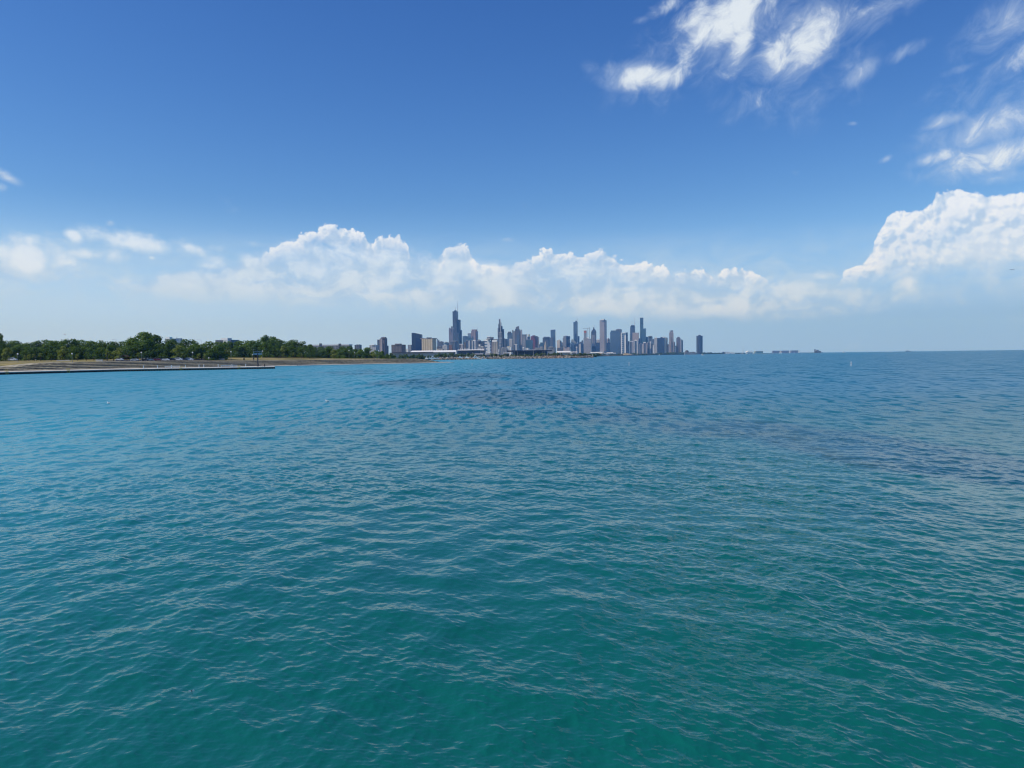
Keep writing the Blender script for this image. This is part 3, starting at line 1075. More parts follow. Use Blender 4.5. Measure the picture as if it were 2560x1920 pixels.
def lamp(px, Y, ytop, label):
    Y = max(Y, shore(px) + 34)
    p = foot(px, Y)
    h = zpx(px, ytop, Y) - p.z
    e = empty('globe_lamp', p)
    tag(e, label, 'street lamp', 'globe lamps along the park paths')
    MB().lathe((0, 0, -0.2), [(0.22, 0), (0.22, 0.35), (0.12, 0.6), (0.085, 0.9), (0.07, h - 0.75), (0.14, h - 0.65), (0.14, h - 0.5)], 8).build('pole', grey_m, e)
    MB().ball((0, 0, h - 0.32), 0.40, 12, 8, sz=1.1).build('globe', globe_m, e, True)


for px, Y, yt, lb_ in ((45, 400, 883.5, 'white globe lamp post leftmost on the dry lawn'), (181, 425, 883, 'white globe lamp post above the stone ramp, second from the left'),
                      (354, 445, 880, 'white globe lamp post beside the dark parked cars'), (482, 450, 880, 'white globe lamp post beside the white estate car'),
                      (578, 520, 878.5, 'white globe lamp post right of the low grey wall'), (657, 620, 877, 'white globe lamp post just right of the tall totem post'),
                      (632, 640, 886, 'small white globe lamp post just left of the tall totem post'), (873, 640, 875, 'white globe lamp post in front of the round dark trees'),
                      (887, 700, 880, 'small globe lamp post second from the right, amid the far trees'), (947, 680, 876, 'white globe lamp post at the end of the tree belt'), (932, 745, 888, 'smallest globe lamp post low against dark bushes')):
    lamp(px, Y, yt, lb_)


def cobra(px, Y, ytop, arm, label):
    p = foot(px, Y)
    h = zpx(px, ytop, Y) - p.z
    e = empty('highway_light', p)
    tag(e, label, 'street lamp', 'tall highway lights behind the trees')
    MB().path([(0, 0, -0.2), (0, 0, h * 0.5), (0, 0, h - 0.4), (-0.15, 0, h - 0.05), (-arm, 0, h + 0.05)], [0.13, 0.11, 0.09, 0.08, 0.06], 6).build('mast', grey_m, e)
    MB().box((-arm - 0.3, 0, h + 0.02), (0.8, 0.3, 0.16)).build('lamp_head', grey_m, e)


cobra(292, 620, 848.5, 2.6, 'tall bent highway light above the trees left of the high crown')
cobra(504, 620, 849.5, 2.8, 'tall bent highway light above the dip between two tree groups')


def car(px, Y, length, hgt, col, label, rz=0.0, kind='parked_car', cat='car'):
    Y = max(Y, shore(px) + 44 + (Y - 462))
    p = foot(px, Y)
    e = empty(kind, p + Vector((0, 0, 0.05)), rz)
    tag(e, label, cat, 'cars parked behind the lawn')
    L, H = length, hgt
    suv = H > 1.6
    pm = plain('car_paint_%s' % '_'.join(str(int(c * 100)) for c in col), col, 0.25, 0.6)
    k = 0.12 if suv else 0.2
    pro = [(-L / 2, 0.3), (-L / 2, H * 0.52), (-L / 2 + 0.1, H * 0.6), (-L * (0.46 if suv else 0.36), H * 0.66), (-L * (0.40 if suv else 0.24), H * 0.97), (-L * 0.1, H), (L * k, H * 0.96), (L * (k + 0.12), H * 0.66),
           (L * 0.46, H * 0.58), (L / 2, H * 0.46), (L / 2, 0.3)]
    MB().prism(pro, 'y', -0.85, 0.85).build('body', pm, e)
    for sy in (-0.86, 0.86):
        w = MB()
        q = [(-L * (0.38 if suv else 0.27), H * 0.67), (-L * (0.36 if suv else 0.2), H * 0.92), (-L * 0.08, H * 0.94), (L * k, H * 0.91), (L * (k + 0.08), H * 0.67)]
        w.prism(q, 'y', sy - 0.012, sy + 0.012)
        w.build('side_window', glass_m, e)
    for sx in (-1, 1):
        for sy in (-1, 1):
            wh = MB().tube((sx * L * 0.31, sy * 0.70, 0.32), (sx * L * 0.31, sy * 0.89, 0.32), 0.33, n=14).build('wheel', black_m, e)
            MB().tube((sx * L * 0.31, sy * 0.885, 0.32), (sx * L * 0.31, sy * 0.905, 0.32), 0.2, n=10).build('rim', grey_m, wh)
    for sy in (-0.6, 0.6):
        MB().box((L / 2, sy, H * 0.44), (0.06, 0.3, 0.14)).build('headlight', white_m, e)


W_, SV, BK, NV, RD, GY = (0.8, 0.8, 0.8), (0.5, 0.52, 0.54), (0.02, 0.02, 0.025), (0.03, 0.04, 0.07), (0.14, 0.02, 0.03), (0.2, 0.2, 0.21)
for a in ((299, 462, 4.3, 1.45, W_, 'small white car alone left of the brown shelter'), (337, 458, 4.5, 1.45, SV, 'silver car between the brown shelter and the lamp post'),
          (362, 462, 4.5, 1.5, BK, 'black car just right of the lamp post'), (374, 466, 4.4, 1.45, SV, 'pale grey car between the black car and the dark red car', 0.5),
          (384, 468, 4.4, 1.5, NV, 'dark navy car left of the dark red car'), (394, 464, 4.6, 1.75, RD, 'dark red parked car'), (403, 468, 4.4, 1.5, GY, 'grey car right of the dark red car', 0.4),
          (414, 460, 4.7, 1.45, W_, 'white saloon car in the middle of the parked row'), (429, 464, 4.6, 1.7, BK, 'black car right of the white saloon'), (437, 468, 4.3, 1.5, NV, 'dark car tucked left of the white high-roofed car'),
          (447, 462, 4.8, 1.9, W_, 'white high-roofed car right of two dark cars'), (462, 466, 4.4, 1.4, GY, 'low grey car between two white cars'), (474, 462, 5.0, 1.8, W_, 'white estate car rightmost in the parked row')):
    car(*a)
car(32, 462, 4.6, 1.9, W_, 'white van half hidden by shrubs behind the leftmost lamp', 0.1, 'parked_van', 'van')


def thing(name, px, Y, label, cat, group=None, z=None, rz=0.0):
    p = foot(px, Y)
    if z is not None:
        p.z = z
    e = empty(name, p, rz)
    return tag(e, label, cat, group)


# picnic shelter
e = thing('picnic_shelter', 313, 475, 'low dark brown picnic shelter left of the parked cars', 'shelter')
brown_m = plain('brown_timber', (0.06, 0.038, 0.025), 0.85, 0.2, 0, 0.25, 1.0)
MB().prism([(-2.4, 2.0), (0, 3.0), (2.4, 2.0), (2.4, 1.85), (0, 2.8), (-2.4, 1.85)], 'y', -2.0, 2.0).build('roof', brown_m, e)
for sx in (-1.9, 1.9):
    for sy in (-1.6, 1.6):
        MB().box((sx, sy, 0.95), (0.22, 0.22, 2.1)).build('post', brown_m, e)
MB().box((0, 1.6, 0.9), (3.4, 0.12, 1.2)).build('back_wall', brown_m, e)
# low walls
for px0, px1, Y, h, lb_ in ((525, 561, 524, 0.95, 'long low grey concrete wall right of the parked cars'), (142, 176, 432, 0.5, 'low pale kerb wall behind the second globe lamp'), (240, 257, 436, 1.0, 'short pale stone block wall below dark trees')):
    a, b = foot(px0, Y), foot(px1, Y)
    o = MB().box(((b.x - a.x) / 2, 0, h / 2), (b.x - a.x, 0.5, h)).box(((b.x - a.x) / 2, 0, h + 0.05), (b.x - a.x + 0.1, 0.62, 0.1)).build('low_wall', conc_m if px0 != 525 else plain('grey_concrete', (0.34, 0.33, 0.31), 0.9, 0.2, 0, 0.15, 0.5))
    o.location = a
    tag(o, lb_, 'wall')
# litter bins
for px, Y, lb_ in ((610, 545, 'dark round litter bin on the lawn edge left of the totem post'), (634, 555, 'dark square litter bin close beside the totem post')):
    e = thing('litter_bin', px, Y, lb_, 'litter bin')
    MB().lathe((0, 0, 0), [(0.42, 0.0), (0.48, 0.2), (0.5, 1.25), (0.44, 1.3)], 10 if px == 610 else 4).build('drum', dark_m, e)
    MB().lathe((0, 0, 1.3), [(0.52, 0.0), (0.5, 0.15), (0.2, 0.45)], 10 if px == 610 else 4).build('hood', dark_m, e)
# signs
e = thing('park_sign', 522, 515, 'small tilted white sign left of the low grey wall', 'sign')
MB().box((0, 0, 1.0), (0.1, 0.1, 2.0)).build('post', grey_m, e)
MB().box((0, -0.07, 1.7), (0.9, 0.04, 0.7), M=Matrix.Rotation(0.3, 3, 'Y')).build('board', white_m, e)
e = thing('park_sign', 654, 600, 'tiny yellow sign on the lawn right of the totem post', 'sign')
MB().box((0, 0, 0.4), (0.08, 0.08, 0.9)).build('post', grey_m, e)
MB().prism([(-0.6, 0.6), (0.6, 0.6), (0, 1.5)], 'y', -0.09, -0.05).build('board', yellow_m, e)


# pier furniture
def on_pier(px, back=1.2):
    p0 = at(px, hor(px), 380)
    k = p0.x / p0.y
    best = None
    for i in range(len(AP) - 1):
        a, b = AP[i], AP[i + 1]
        den = (b.x - a.x) - k * (b.y - a.y)
        t = (k * a.y - a.x) / den
        if -0.01 <= t <= 1.01:
            best = a + (b - a) * t + (PB[i] - a).normalized() * back
    return Vector((best.x, best.y, 1.25)), None


PHEAD = math.atan2(AP[-1].y - AP[4].y, AP[-1].x - AP[4].x)
for k_, (px, lb_) in enumerate(((358, 'white mooring post leftmost on the pier'), (393, 'white mooring post just left of the longer bench on the pier'), (428, 'white mooring post halfway along the longer pier bench'),
                 (463, 'white mooring post just right of the longer pier bench'), (497, 'stout white mooring post left of a close pair on the pier'), (509, 'slim white mooring post right of the close pair on the pier'),
                 (545, 'white mooring post just left of the shorter pier bench'), (579.5, 'white mooring post between the two shorter benches'), (614, 'white mooring post rightmost on the pier'))):
    p, _ = on_pier(px, 0.7)
    e = empty('mooring_post', p)
    tag(e, lb_, 'mooring post', 'white mooring posts along the pier')
    MB().lathe((0, 0, 0), [(0.26, 0), (0.26, 0.08), (0.17, 0.12), (0.16, 1.30)], 10).build('shaft', white_m, e)
    MB().lathe((0, 0, 1.30), [(0.24, 0), (0.26, 0.10), (0.20, 0.18)], 10).build('cap', white_m, e)


def bench(px0, px1, label):
    a, _ = on_pier(px0, 1.6)
    b, _ = on_pier(px1, 1.6)
    L = (b - a).length
    e = empty('pier_bench', (a + b) / 2, PHEAD)
    tag(e, label, 'bench', 'white benches on the pier')
    MB().box((0, 0, 0.46), (L, 0.5, 0.07)).build('seat', white_m, e)
    MB().box((0, 0.27, 0.92), (L, 0.07, 0.26)).build('backrest', white_m, e)
    n = max(2, int(L / 2.2) + 1)
    for i in range(n):
        xx = -L / 2 + 0.15 + (L - 0.3) * i / (n - 1)
        MB().box((xx, 0.20, 0.53), (0.12, 0.1, 1.05)).build('leg', white_m, e)
        MB().box((xx, -0.2, 0.21), (0.12, 0.1, 0.43)).build('leg', white_m, e)


bench(411, 449.5, 'longer white bench on the pier')
bench(552, 577, 'shorter white bench left of the last pair of mooring posts')
bench(581, 593, 'shortest white bench beside the yellow ladder at the pier end')


def ladder(px, label, group='yellow ladders on the pier wall'):
    p, _ = on_pier(px, -0.12)
    e = empty('pier_ladder', (p.x, p.y, 0.0), PHEAD if px > 200 else math.atan2(AP[2].y - AP[1].y, AP[2].x - AP[1].x))
    tag(e, label, 'ladder', group)
    for sx in (-0.45, 0.45):
        MB().path([(sx, 0, -0.6), (sx, 0, 1.4), (sx, 0.15, 2.0), (sx, 0.55, 2.05), (sx, 0.75, 1.3)], [0.085] * 5, 6).build('rail', yellow_m, e)
    for k in range(6):
        MB().box((0, 0, -0.4 + k * 0.32), (0.86, 0.06, 0.06)).build('rung', yellow_m, e)


for px, lb_ in ((17, 'yellow ladder leftmost, on the dark wall at the corner of the pier'), (171, 'faint yellow ladder on the pier wall below the stone ramp'), (452, 'yellow ladder on the pier wall below the longer white bench'), (597, 'yellow ladder on the pier wall below the shortest bench')):
    ladder(px, lb_)
# totem with a framed panel
p, _ = on_pier(645, 4.5)
e = empty('totem_post', p, PHEAD)
tag(e, 'tall dark twisted post on the pier carrying a pale framed panel', 'sculpture')
MB().path([(0, 0, -0.1), (0.12, 0, 1.3), (-0.12, 0, 2.6), (0.10, 0, 3.9), (-0.06, 0, 4.9), (0, 0, 6.0), (0, 0, 8.0)], [0.42, 0.40, 0.30, 0.38, 0.28, 0.34, 0.10], 8).build('post', plain('dark_bronze', (0.06, 0.055, 0.055), 0.6, 0.4, 0, 0.3, 1.0), e)
pale_m = plain('pale_blue_frame', (0.40, 0.45, 0.50), 0.5, 0.4)
fr = MB()
for z_ in (6.3, 7.0, 7.9):
    fr.box((0, -0.12, z_), (4.2, 0.14, 0.16))
for x_ in (-2.1, 0.9, 2.1):
    fr.box((x_, -0.12, 7.1), (0.14, 0.13, 1.74))
fr.build('panel_frame', pale_m, e)
MB().box((0.1, -0.1, 6.65), (4.0, 0.05, 0.62)).build('panel', plain('pale_blue_panel', (0.30, 0.36, 0.42), 0.4, 0.4), e)
# lounger and bollard near the pier end
p, _ = on_pier(653, 2.2)
e = empty('deck_chair', p, PHEAD)
tag(e, 'pale reclining deck chair on the pier beside the totem post', 'chair')
can_m = plain('pale_canvas', (0.55, 0.42, 0.32), 0.9, 0.1)
MB().box((0.15, 0, 0.35), (1.3, 0.65, 0.06), M=Matrix.Rotation(-0.1, 3, 'Y')).build('seat', can_m, e)
MB().box((1.15, 0, 0.75), (1.1, 0.65, 0.06), M=Matrix.Rotation(-0.8, 3, 'Y')).build('backrest', can_m, e)
for sx, sy in ((-0.4, -0.28), (-0.4, 0.28), (0.75, -0.28), (0.75, 0.28)):
    MB().box((sx, sy, 0.16), (0.06, 0.06, 0.34)).build('leg', grey_m, e)
p, _ = on_pier(661.5, 2.0)
o = MB().lathe((0, 0, 0), [(0.34, 0), (0.3, 0.1), (0.24, 0.3), (0.22, 1.2), (0.34, 1.3), (0.3, 1.5)], 10).build('mooring_bollard', dark_m, None, False, True, p)
tag(o, 'dark mooring bollard at the far end of the pier', 'bollard')


# ------------------------------------------------------------------ people
def skin_mesh(name, joints, edges, radii, mat, parent, sub=1):
    me = bpy.data.meshes.new(name)
    me.from_pydata(joints, edges, [])
    o = link(name, me, mat, parent)
    sk = o.modifiers.new('skin', 'SKIN')
    sk.use_smooth_shade = True
    if not me.skin_vertices:
        me.skin_vertices.new()
    for i, r in enumerate(radii):
        me.skin_vertices[0].data[i].radius = (r, r)
    me.skin_vertices[0].data[0].use_root = True
    ss_ = o.modifiers.new('sub', 'SUBSURF')
    ss_.levels = ss_.render_levels = sub
    return o


skin_m = plain('skin', (0.35, 0.20, 0.13), 0.6, 0.3)
hair_m = plain('dark_hair', (0.02, 0.015, 0.012), 0.7, 0.3)


def person(px, Y, label, pose='walk', shirt=(0.3, 0.3, 0.3), legs=(0.03, 0.035, 0.05), rz=0.0):
    e = thing('person', px, Y, label, 'person', 'people on the shore', None, rz)
    if pose == 'sit':
        hz = 0.42
        J = [(0, 0, hz), (0, 0.02, hz + 0.25), (0, 0.02, hz + 0.48), (0, 0, hz + 0.58), (0, -0.02, hz + 0.70), (0, -0.01, hz + 0.80),
             (-0.18, 0, hz + 0.46), (-0.24, -0.08, hz + 0.22), (-0.16, -0.32, hz + 0.12), (0.18, 0, hz + 0.46), (0.24, -0.08, hz + 0.22), (0.16, -0.32, hz + 0.12),
             (-0.10, -0.05, hz - 0.02), (-0.13, -0.45, hz + 0.02), (-0.13, -0.48, 0.08), (-0.13, -0.66, 0.04), (0.10, -0.05, hz - 0.02), (0.13, -0.45, hz + 0.02), (0.13, -0.48, 0.08), (0.13, -0.66, 0.04)]
    else:
        st = 0.22 if pose == 'walk' else 0.03
        J = [(0, 0, 0.93), (0, 0, 1.18), (0, 0, 1.42), (0, 0, 1.52), (0, -0.02, 1.63), (0, -0.01, 1.73),
             (-0.19, 0, 1.40), (-0.23, st * 0.6, 1.12), (-0.22, st * 0.2, 0.87), (0.19, 0, 1.40), (0.23, -st * 0.5, 1.12), (0.22, -st * 1.2, 0.90),
             (-0.09, 0, 0.88), (-0.10, -st * 0.7, 0.50), (-0.10, -st, 0.08), (-0.11, -st - 0.17, 0.04), (0.09, 0, 0.88), (0.10, st * 0.3, 0.50), (0.10, st * 1.4, 0.10), (0.11, st * 1.4 - 0.16, 0.04)]
    E_ = [(0, 1), (1, 2), (2, 3), (3, 4), (4, 5), (2, 6), (6, 7), (7, 8), (2, 9), (9, 10), (10, 11), (0, 12), (12, 13), (13, 14), (14, 15), (0, 16), (16, 17), (17, 18), (18, 19)]
    Rr = [0.14, 0.13, 0.13, 0.055, 0.10, 0.085, 0.06, 0.045, 0.035, 0.06, 0.045, 0.035, 0.085, 0.06, 0.045, 0.04, 0.085, 0.06, 0.045, 0.04]
    skin_mesh('body', J, E_, Rr, skin_m, e)
    sh = plain('shirt_%d_%d_%d' % tuple(int(c * 100) for c in shirt), shirt, 0.9, 0.1)
    tr = plain('trousers_%d_%d_%d' % tuple(int(c * 100) for c in legs), legs, 0.9, 0.1)
    sub_ = lambda ids, eds, rad, nm, m: skin_mesh(nm, [J[i] for i in ids], eds, rad, m, e)
    sub_([0, 1, 2, 6, 7, 9, 10], [(0, 1), (1, 2), (2, 3), (3, 4), (2, 5), (5, 6)], [0.16, 0.15, 0.15, 0.08, 0.06, 0.08, 0.06], 'shirt', sh)
    sub_([0, 12, 13, 14, 16, 17, 18], [(0, 1), (1, 2), (2, 3), (0, 4), (4, 5), (5, 6)], [0.155, 0.10, 0.08, 0.06, 0.10, 0.08, 0.06], 'trousers', tr)
    hd = Vector(J[5])
    MB().ball(hd + Vector((0, 0.025, 0.02)), 0.105, 8, 6).build('hair', hair_m, e, True)


person(634.5, 545, 'person in pale clothes sitting on the steps below the square litter bin', 'sit', (0.45, 0.45, 0.47), (0.10, 0.10, 0.12))
person(697, 615, 'person in dark clothes walking on the lawn edge, left of two', 'walk', (0.10, 0.05, 0.05), rz=1.2)
person(701, 616, 'person in reddish clothes walking on the lawn edge, right of two', 'walk', (0.30, 0.10, 0.07), rz=1.3)
person(744, 568, 'person in black crouched on the steps beside a standing companion', 'sit', (0.03, 0.03, 0.03))
person(749.5, 566, 'person in a grey shirt standing on the stone steps', 'stand', (0.35, 0.35, 0.40))
person(904, 636, 'person in dark clothes striding on the steps top, left of a pair', 'walk', (0.05, 0.05, 0.06), rz=-1.0)
person(912.5, 638, 'person in dark clothes striding on the steps top, right of a pair', 'walk', (0.08, 0.07, 0.07), rz=2.0)
person(906.5, 622, 'dark figure sitting low on the far steps', 'sit', (0.04, 0.04, 0.05))

# ------------------------------------------------------------------ tree labels
MARK = [(45, 'the leftmost globe lamp'), (181, 'the second globe lamp'), (313, 'the brown shelter'), (414, 'the parked cars'), (504, 'the right highway light'), (578, 'the low grey wall'),
        (645, 'the totem post'), (735, 'the lawn saplings'), (873, 'the far lamp posts'), (1000, 'the tan hotel slab')]
ORD = ['first', 'second', 'third', 'fourth', 'fifth', 'sixth', 'seventh', 'eighth', 'ninth', 'tenth', 'eleventh', 'twelfth']
TONE = {'dark': 'dark green', 'mid': 'mid green', 'light': 'light green'}
groups_ = {}
for t in sorted(TREES, key=lambda t: t[0]):
    mk = min(MARK[:1] + MARK[1:], key=lambda m: abs(m[0] - t[0]))[1]
    groups_.setdefault((mk, t[1]), []).append(t)
for (mk, row), ts in groups_.items():
    for n_, (px, _, proto, lf, e, h) in enumerate(ts):
        if row == 'young':
            tag(e, '%s sapling on the lawn, %s from the left near %s' % (TONE[lf], ORD[n_], mk), 'young tree', 'young trees on the lawn')
        elif row == 'tall':
            tag(e, '%s tree rising above its neighbours, %s tall one behind %s' % (TONE[lf], ORD[n_], mk), 'tree', 'trees of the park belt')
        else:
            tag(e, '%s tree, %s from the left in the %s row behind %s' % (TONE[lf], ORD[n_], row, mk), 'tree', 'trees of the park belt')

# ------------------------------------------------------------------ the city
def facade(name, wall, glass=None, bay=6.0, floor=4.0, wduty=0.5, hduty=0.5, rough=0.55, spec=0.4, var=0.12):
    """wall with a grid of windows in object space; wduty/hduty: share of glass"""
    if name in _mats:
        return _mats[name]
    m, t, b = material(name, wall, rough, 0, spec)
    co = t.new('ShaderNodeTexCoord').outputs['Object']
    x, y, z = t.sep(co)
    u = x + y
    fu = (u / bay)._m('FRACT')
    fz = (z / floor)._m('FRACT')
    k = (fu - 0.5).abs().ss(wduty / 2 - 0.06, wduty / 2 + 0.06, 1.0, 0.0) * (fz - 0.5).abs().ss(hduty / 2 - 0.06, hduty / 2 + 0.06, 1.0, 0.0)
    v = t.noise(co, 0.02, 3, 0.6)
    wc = t.mix(v.ss(0.3, 0.7), tuple(c * (1 - var) for c in wall), tuple(min(1, c * (1 + var)) for c in wall))
    t.link(t.mix(k, wc, glass or tuple(c * 0.3 for c in wall)), b.inputs['Base Color'])
    t.link(k.ss(0, 1, rough, 0.12), b.inputs['Roughness'])
    _mats[name] = m
    return m


M = {
    'navy': facade('navy_glass', (0.035, 0.06, 0.12), (0.018, 0.04, 0.095), 9, 4, .8, .75, .2, .5),
    'blue': facade('blue_glass', (0.09, 0.14, 0.22), (0.05, 0.10, 0.18), 9, 4, .8, .7, .2, .5),
    'paleblue': facade('pale_blue_glass', (0.20, 0.26, 0.34), (0.12, 0.18, 0.27), 8, 4, .75, .7, .25, .5),
    'teal': facade('teal_glass', (0.06, 0.12, 0.17), (0.03, 0.085, 0.14), 9, 4, .8, .7, .2, .5),
    'slate': facade('slate_facade', (0.12, 0.135, 0.17), (0.045, 0.06, 0.09), 7, 4, .6, .6),
    'black': facade('black_steel_facade', (0.050, 0.055, 0.075), (0.028, 0.034, 0.055), 9, 4, .6, .6, .4, .5),
    'grey': facade('grey_concrete_facade', (0.27, 0.275, 0.29), (0.07, 0.09, 0.12), 7, 3.6, .5, .5),
    'stone': facade('pale_granite_facade', (0.36, 0.345, 0.36), (0.16, 0.17, 0.20), 6, 4, .4, .9),
    'light': facade('light_concrete_facade', (0.46, 0.46, 0.46), (0.14, 0.17, 0.21), 8, 4, .45, .5),
    'white': facade('white_facade', (0.78, 0.77, 0.74), (0.20, 0.26, 0.34), 14, 4.2, .5, .5),
    'stripe': facade('striped_apartment_facade', (0.50, 0.51, 0.54), (0.07, 0.10, 0.16), 26, 3.4, .55, 1.2),
    'stripeb': facade('brown_striped_facade', (0.34, 0.32, 0.34), (0.10, 0.11, 0.15), 24, 3.4, .5, 1.2),
    'band': facade('banded_facade', (0.62, 0.64, 0.66), (0.10, 0.17, 0.26), 60, 16, .72, .45, .3),
    'beige': facade('beige_facade', (0.62, 0.52, 0.38), (0.36, 0.28, 0.18), 9.5, 3.6, .28, 1.2),
    'cream': facade('cream_stone_facade', (0.58, 0.50, 0.40), (0.24, 0.20, 0.16), 9, 4, .4, .6),
    'pink': facade('pinkish_granite_facade', (0.30, 0.21, 0.20), (0.12, 0.09, 0.11), 9, 4, .45, .9),
    'rose': facade('rose_concrete_facade', (0.42, 0.36, 0.35), (0.17, 0.15, 0.17), 8, 4, .45, .6),
    'red': facade('red_steel_facade', (0.20, 0.045, 0.05), (0.07, 0.02, 0.03), 8, 4, .5, .6),
    'brick': facade('brick_facade', (0.22, 0.12, 0.09), (0.07, 0.05, 0.05), 6, 3.6, .4, .5),
    'mauve': facade('mauve_facade', (0.20, 0.175, 0.20), (0.07, 0.07, 0.10), 7, 3.6, .5, .6),
    'brown': facade('brown_grey_facade', (0.16, 0.135, 0.125), (0.06, 0.06, 0.07), 6, 3.6, .5, .5),
}
roofw_m = plain('white_roof', (0.82, 0.81, 0.78), 0.7, 0.2, 0, 0.06, 0.01)
SROT = R(18.0)


def px_of(x, y):
    return 1280 + F * x / y          # column of a point near horizon height (roll is negligible there)


def block(x0, x1, Y, depth=0.8, rot=None, xs=None):
    """footprint (centre, a, b, rot) whose silhouette runs from column x0 to x1 at distance Y; xs: column of the near corner"""
    if rot is None:
        rot = SROT
    if xs is not None and x1 > x0:
        f = (xs - x0) / (x1 - x0)
        depth = min(2.2, max(0.15, (1 - f) / max(f, 0.05) / math.tan(rot)))
    a = (x1 - x0) / F * Y
    cx = ((x0 + x1) / 2 - 1280) / F * Y
    cy = Y + a * depth / 2
    for _ in range(6):
        b = a * depth
        t = Vector((math.cos(rot), -math.sin(rot)))
        n = Vector((math.sin(rot), math.cos(rot)))
        pts = [Vector((cx, cy)) + t * (sx * a / 2) + n * (sy * b / 2) for sx in (-1, 1) for sy in (-1, 1)]
        lo, hi = min(px_of(*p) for p in pts), max(px_of(*p) for p in pts)
        a *= (x1 - x0) / (hi - lo)
        cx += ((x0 + x1) / 2 - (lo + hi) / 2) / F * cy
    return cx, cy, a, a * depth, rot


def part_box(name, spec, parent, base, Y):
    """spec: (x0, x1, ytop, ybot or None, material[, options])"""
    x0, x1, yt, yb, mat = spec[:5]
    o = dict(spec[5]) if len(spec) > 5 else {}
    cx, cy, a, b, rot = block(x0, x1, Y + o.get('dy', 0), o.get('depth', 0.8), o.get('rot'), o.get('xs'))
    xm = (x0 + x1) / 2
    near = cy - 0.5 * (abs(a * math.sin(rot)) + abs(b * math.cos(rot)))
    z1 = zpx(xm, yt, near)
    z0 = 0.5 if yb is None else zpx(xm, yb, near)
    m = MB()
    hx, hy = a / 2, b / 2
    H = z1 - z0
    k = o.get('shape', 'box')
    if k == 'box':
        m.box((0, 0, H / 2), (a, b, H))
    elif k == 'taper':                      # every side leans in to the top
        q = o.get('top', 0.6)
        vs = [(sx * hx, sy * hy, 0) for sx, sy in ((-1, -1), (1, -1), (1, 1), (-1, 1))] + [(sx * hx * q, sy * hy * q, H) for sx, sy in ((-1, -1), (1, -1), (1, 1), (-1, 1))]
        m.add(vs, [(3, 2, 1, 0), (4, 5, 6, 7), (0, 1, 5, 4), (1, 2, 6, 5), (2, 3, 7, 6), (3, 0, 4, 7)])
    elif k == 'slope':                      # roof falls to the right (drop in metres as share of a)
        d = o['drop'] * a
        e_ = o.get('flat', 0.3)
        m.prism([(-hx, 0), (hx, 0), (hx, H - d), (-hx + 2 * hx * e_, H), (-hx, H)], 'y', -hy, hy)
    elif k == 'shed':                       # mono-pitch roof rising to the back
        m.prism([(-hy, 0), (hy, 0), (hy, H), (-hy, H * o.get('eave', 0.15))], 'x', -hx, hx)
    elif k == 'slopel':
        d = o['drop'] * a
        m.prism([(-hx, 0), (hx, 0), (hx, H), (-hx, H - d)], 'y', -hy, hy)
    elif k == 'gable':
        d = o.get('drop', 0.5) * a
        m.prism([(-hx, 0), (hx, 0), (hx, H - d), (o.get('apex', 0.0) * hx, H), (-hx, H - d)], 'y', -hy, hy)
    elif k == 'round':                      # cylinder-like plan
        m.lathe((0, 0, 0), [(hx, 0), (hx, H)], 20, 0, 1.0, b / a)
    elif k == 'dome':
        m.lathe((0, 0, 0), [(hx, 0)] + [(hx * math.cos(i * math.pi / 16), H * math.sin(i * math.pi / 16)) for i in range(1, 8)] + [(0.01, H)], 18, 0, 1.0, b / a)
    elif k == 'poly':                       # outline in photo pixels, given depth
        m.prism([((px - xm) / F * Y, zpx(px, py, near) - z0) for px, py in o['pts']], 'y', -hy, hy)
    elif k == 'flute':                      # fluted apartment slab: real bays and recesses
        nb = o.get('bays', 4)
        for i in range(nb):
            w = a / nb
            m.box((-hx + w * (i + 0.5), 0 if i % 2 == 0 else b * 0.06, (H * (1 if i % 2 == 0 else 0.97)) / 2), (w * (1.0 if i % 2 else 0.998), b * (1 if i % 2 == 0 else 0.88), H * (1 if i % 2 == 0 else 0.97)))
    ob = m.build(name, M.get(mat, mat) if isinstance(mat, str) else mat, parent)
    pos = Vector((cx, cy, z0))
    if o.get('shape') == 'poly':
        rot = o.get('rot', 0.0)
    ob.location = pos - base
    ob.rotation_euler = (0, 0, -rot)
    return ob, cx, cy


def tower(kind, cat, label, Y, parts, masts=(), group='skyline towers'):
    """parts: [(name, spec...)]; masts: [(x, ytop, ybot, radius)]"""
    first = parts[0]
    cx, cy, a, b, rot = block(first[1], first[2], Y)
    base = Vector((cx, cy, 0.5))
    if len(parts) == 1 and not masts:
        ob, _, _ = part_box(kind, first[1:], None, Vector((0, 0, 0)), Y)
        return tag(ob, label, cat, group)
    e = empty(kind, base)
    tag(e, label, cat, group)
    for p in parts:
        part_box(p[0], p[1:], e, base, Y)
    for mx, yt, yb, r in masts:
        q = at(mx, yb, cy) - base
        h = zpx(mx, yt, cy) - zpx(mx, yb, cy)
        MB().path([(0, 0, -2), (0, 0, h * 0.5), (0, 0, h)], [r, r * 0.7, r * 0.25], 6).build('antenna', plain('pale_antenna', (0.55, 0.56, 0.58), 0.5, 0.4) if r > 0 else dark_m, e, False, True, q)
    return e


N = None
B_ = 'shaft'
SK, OF, AP_, HO = 'skyscraper', 'office building', 'apartment tower', 'hotel'
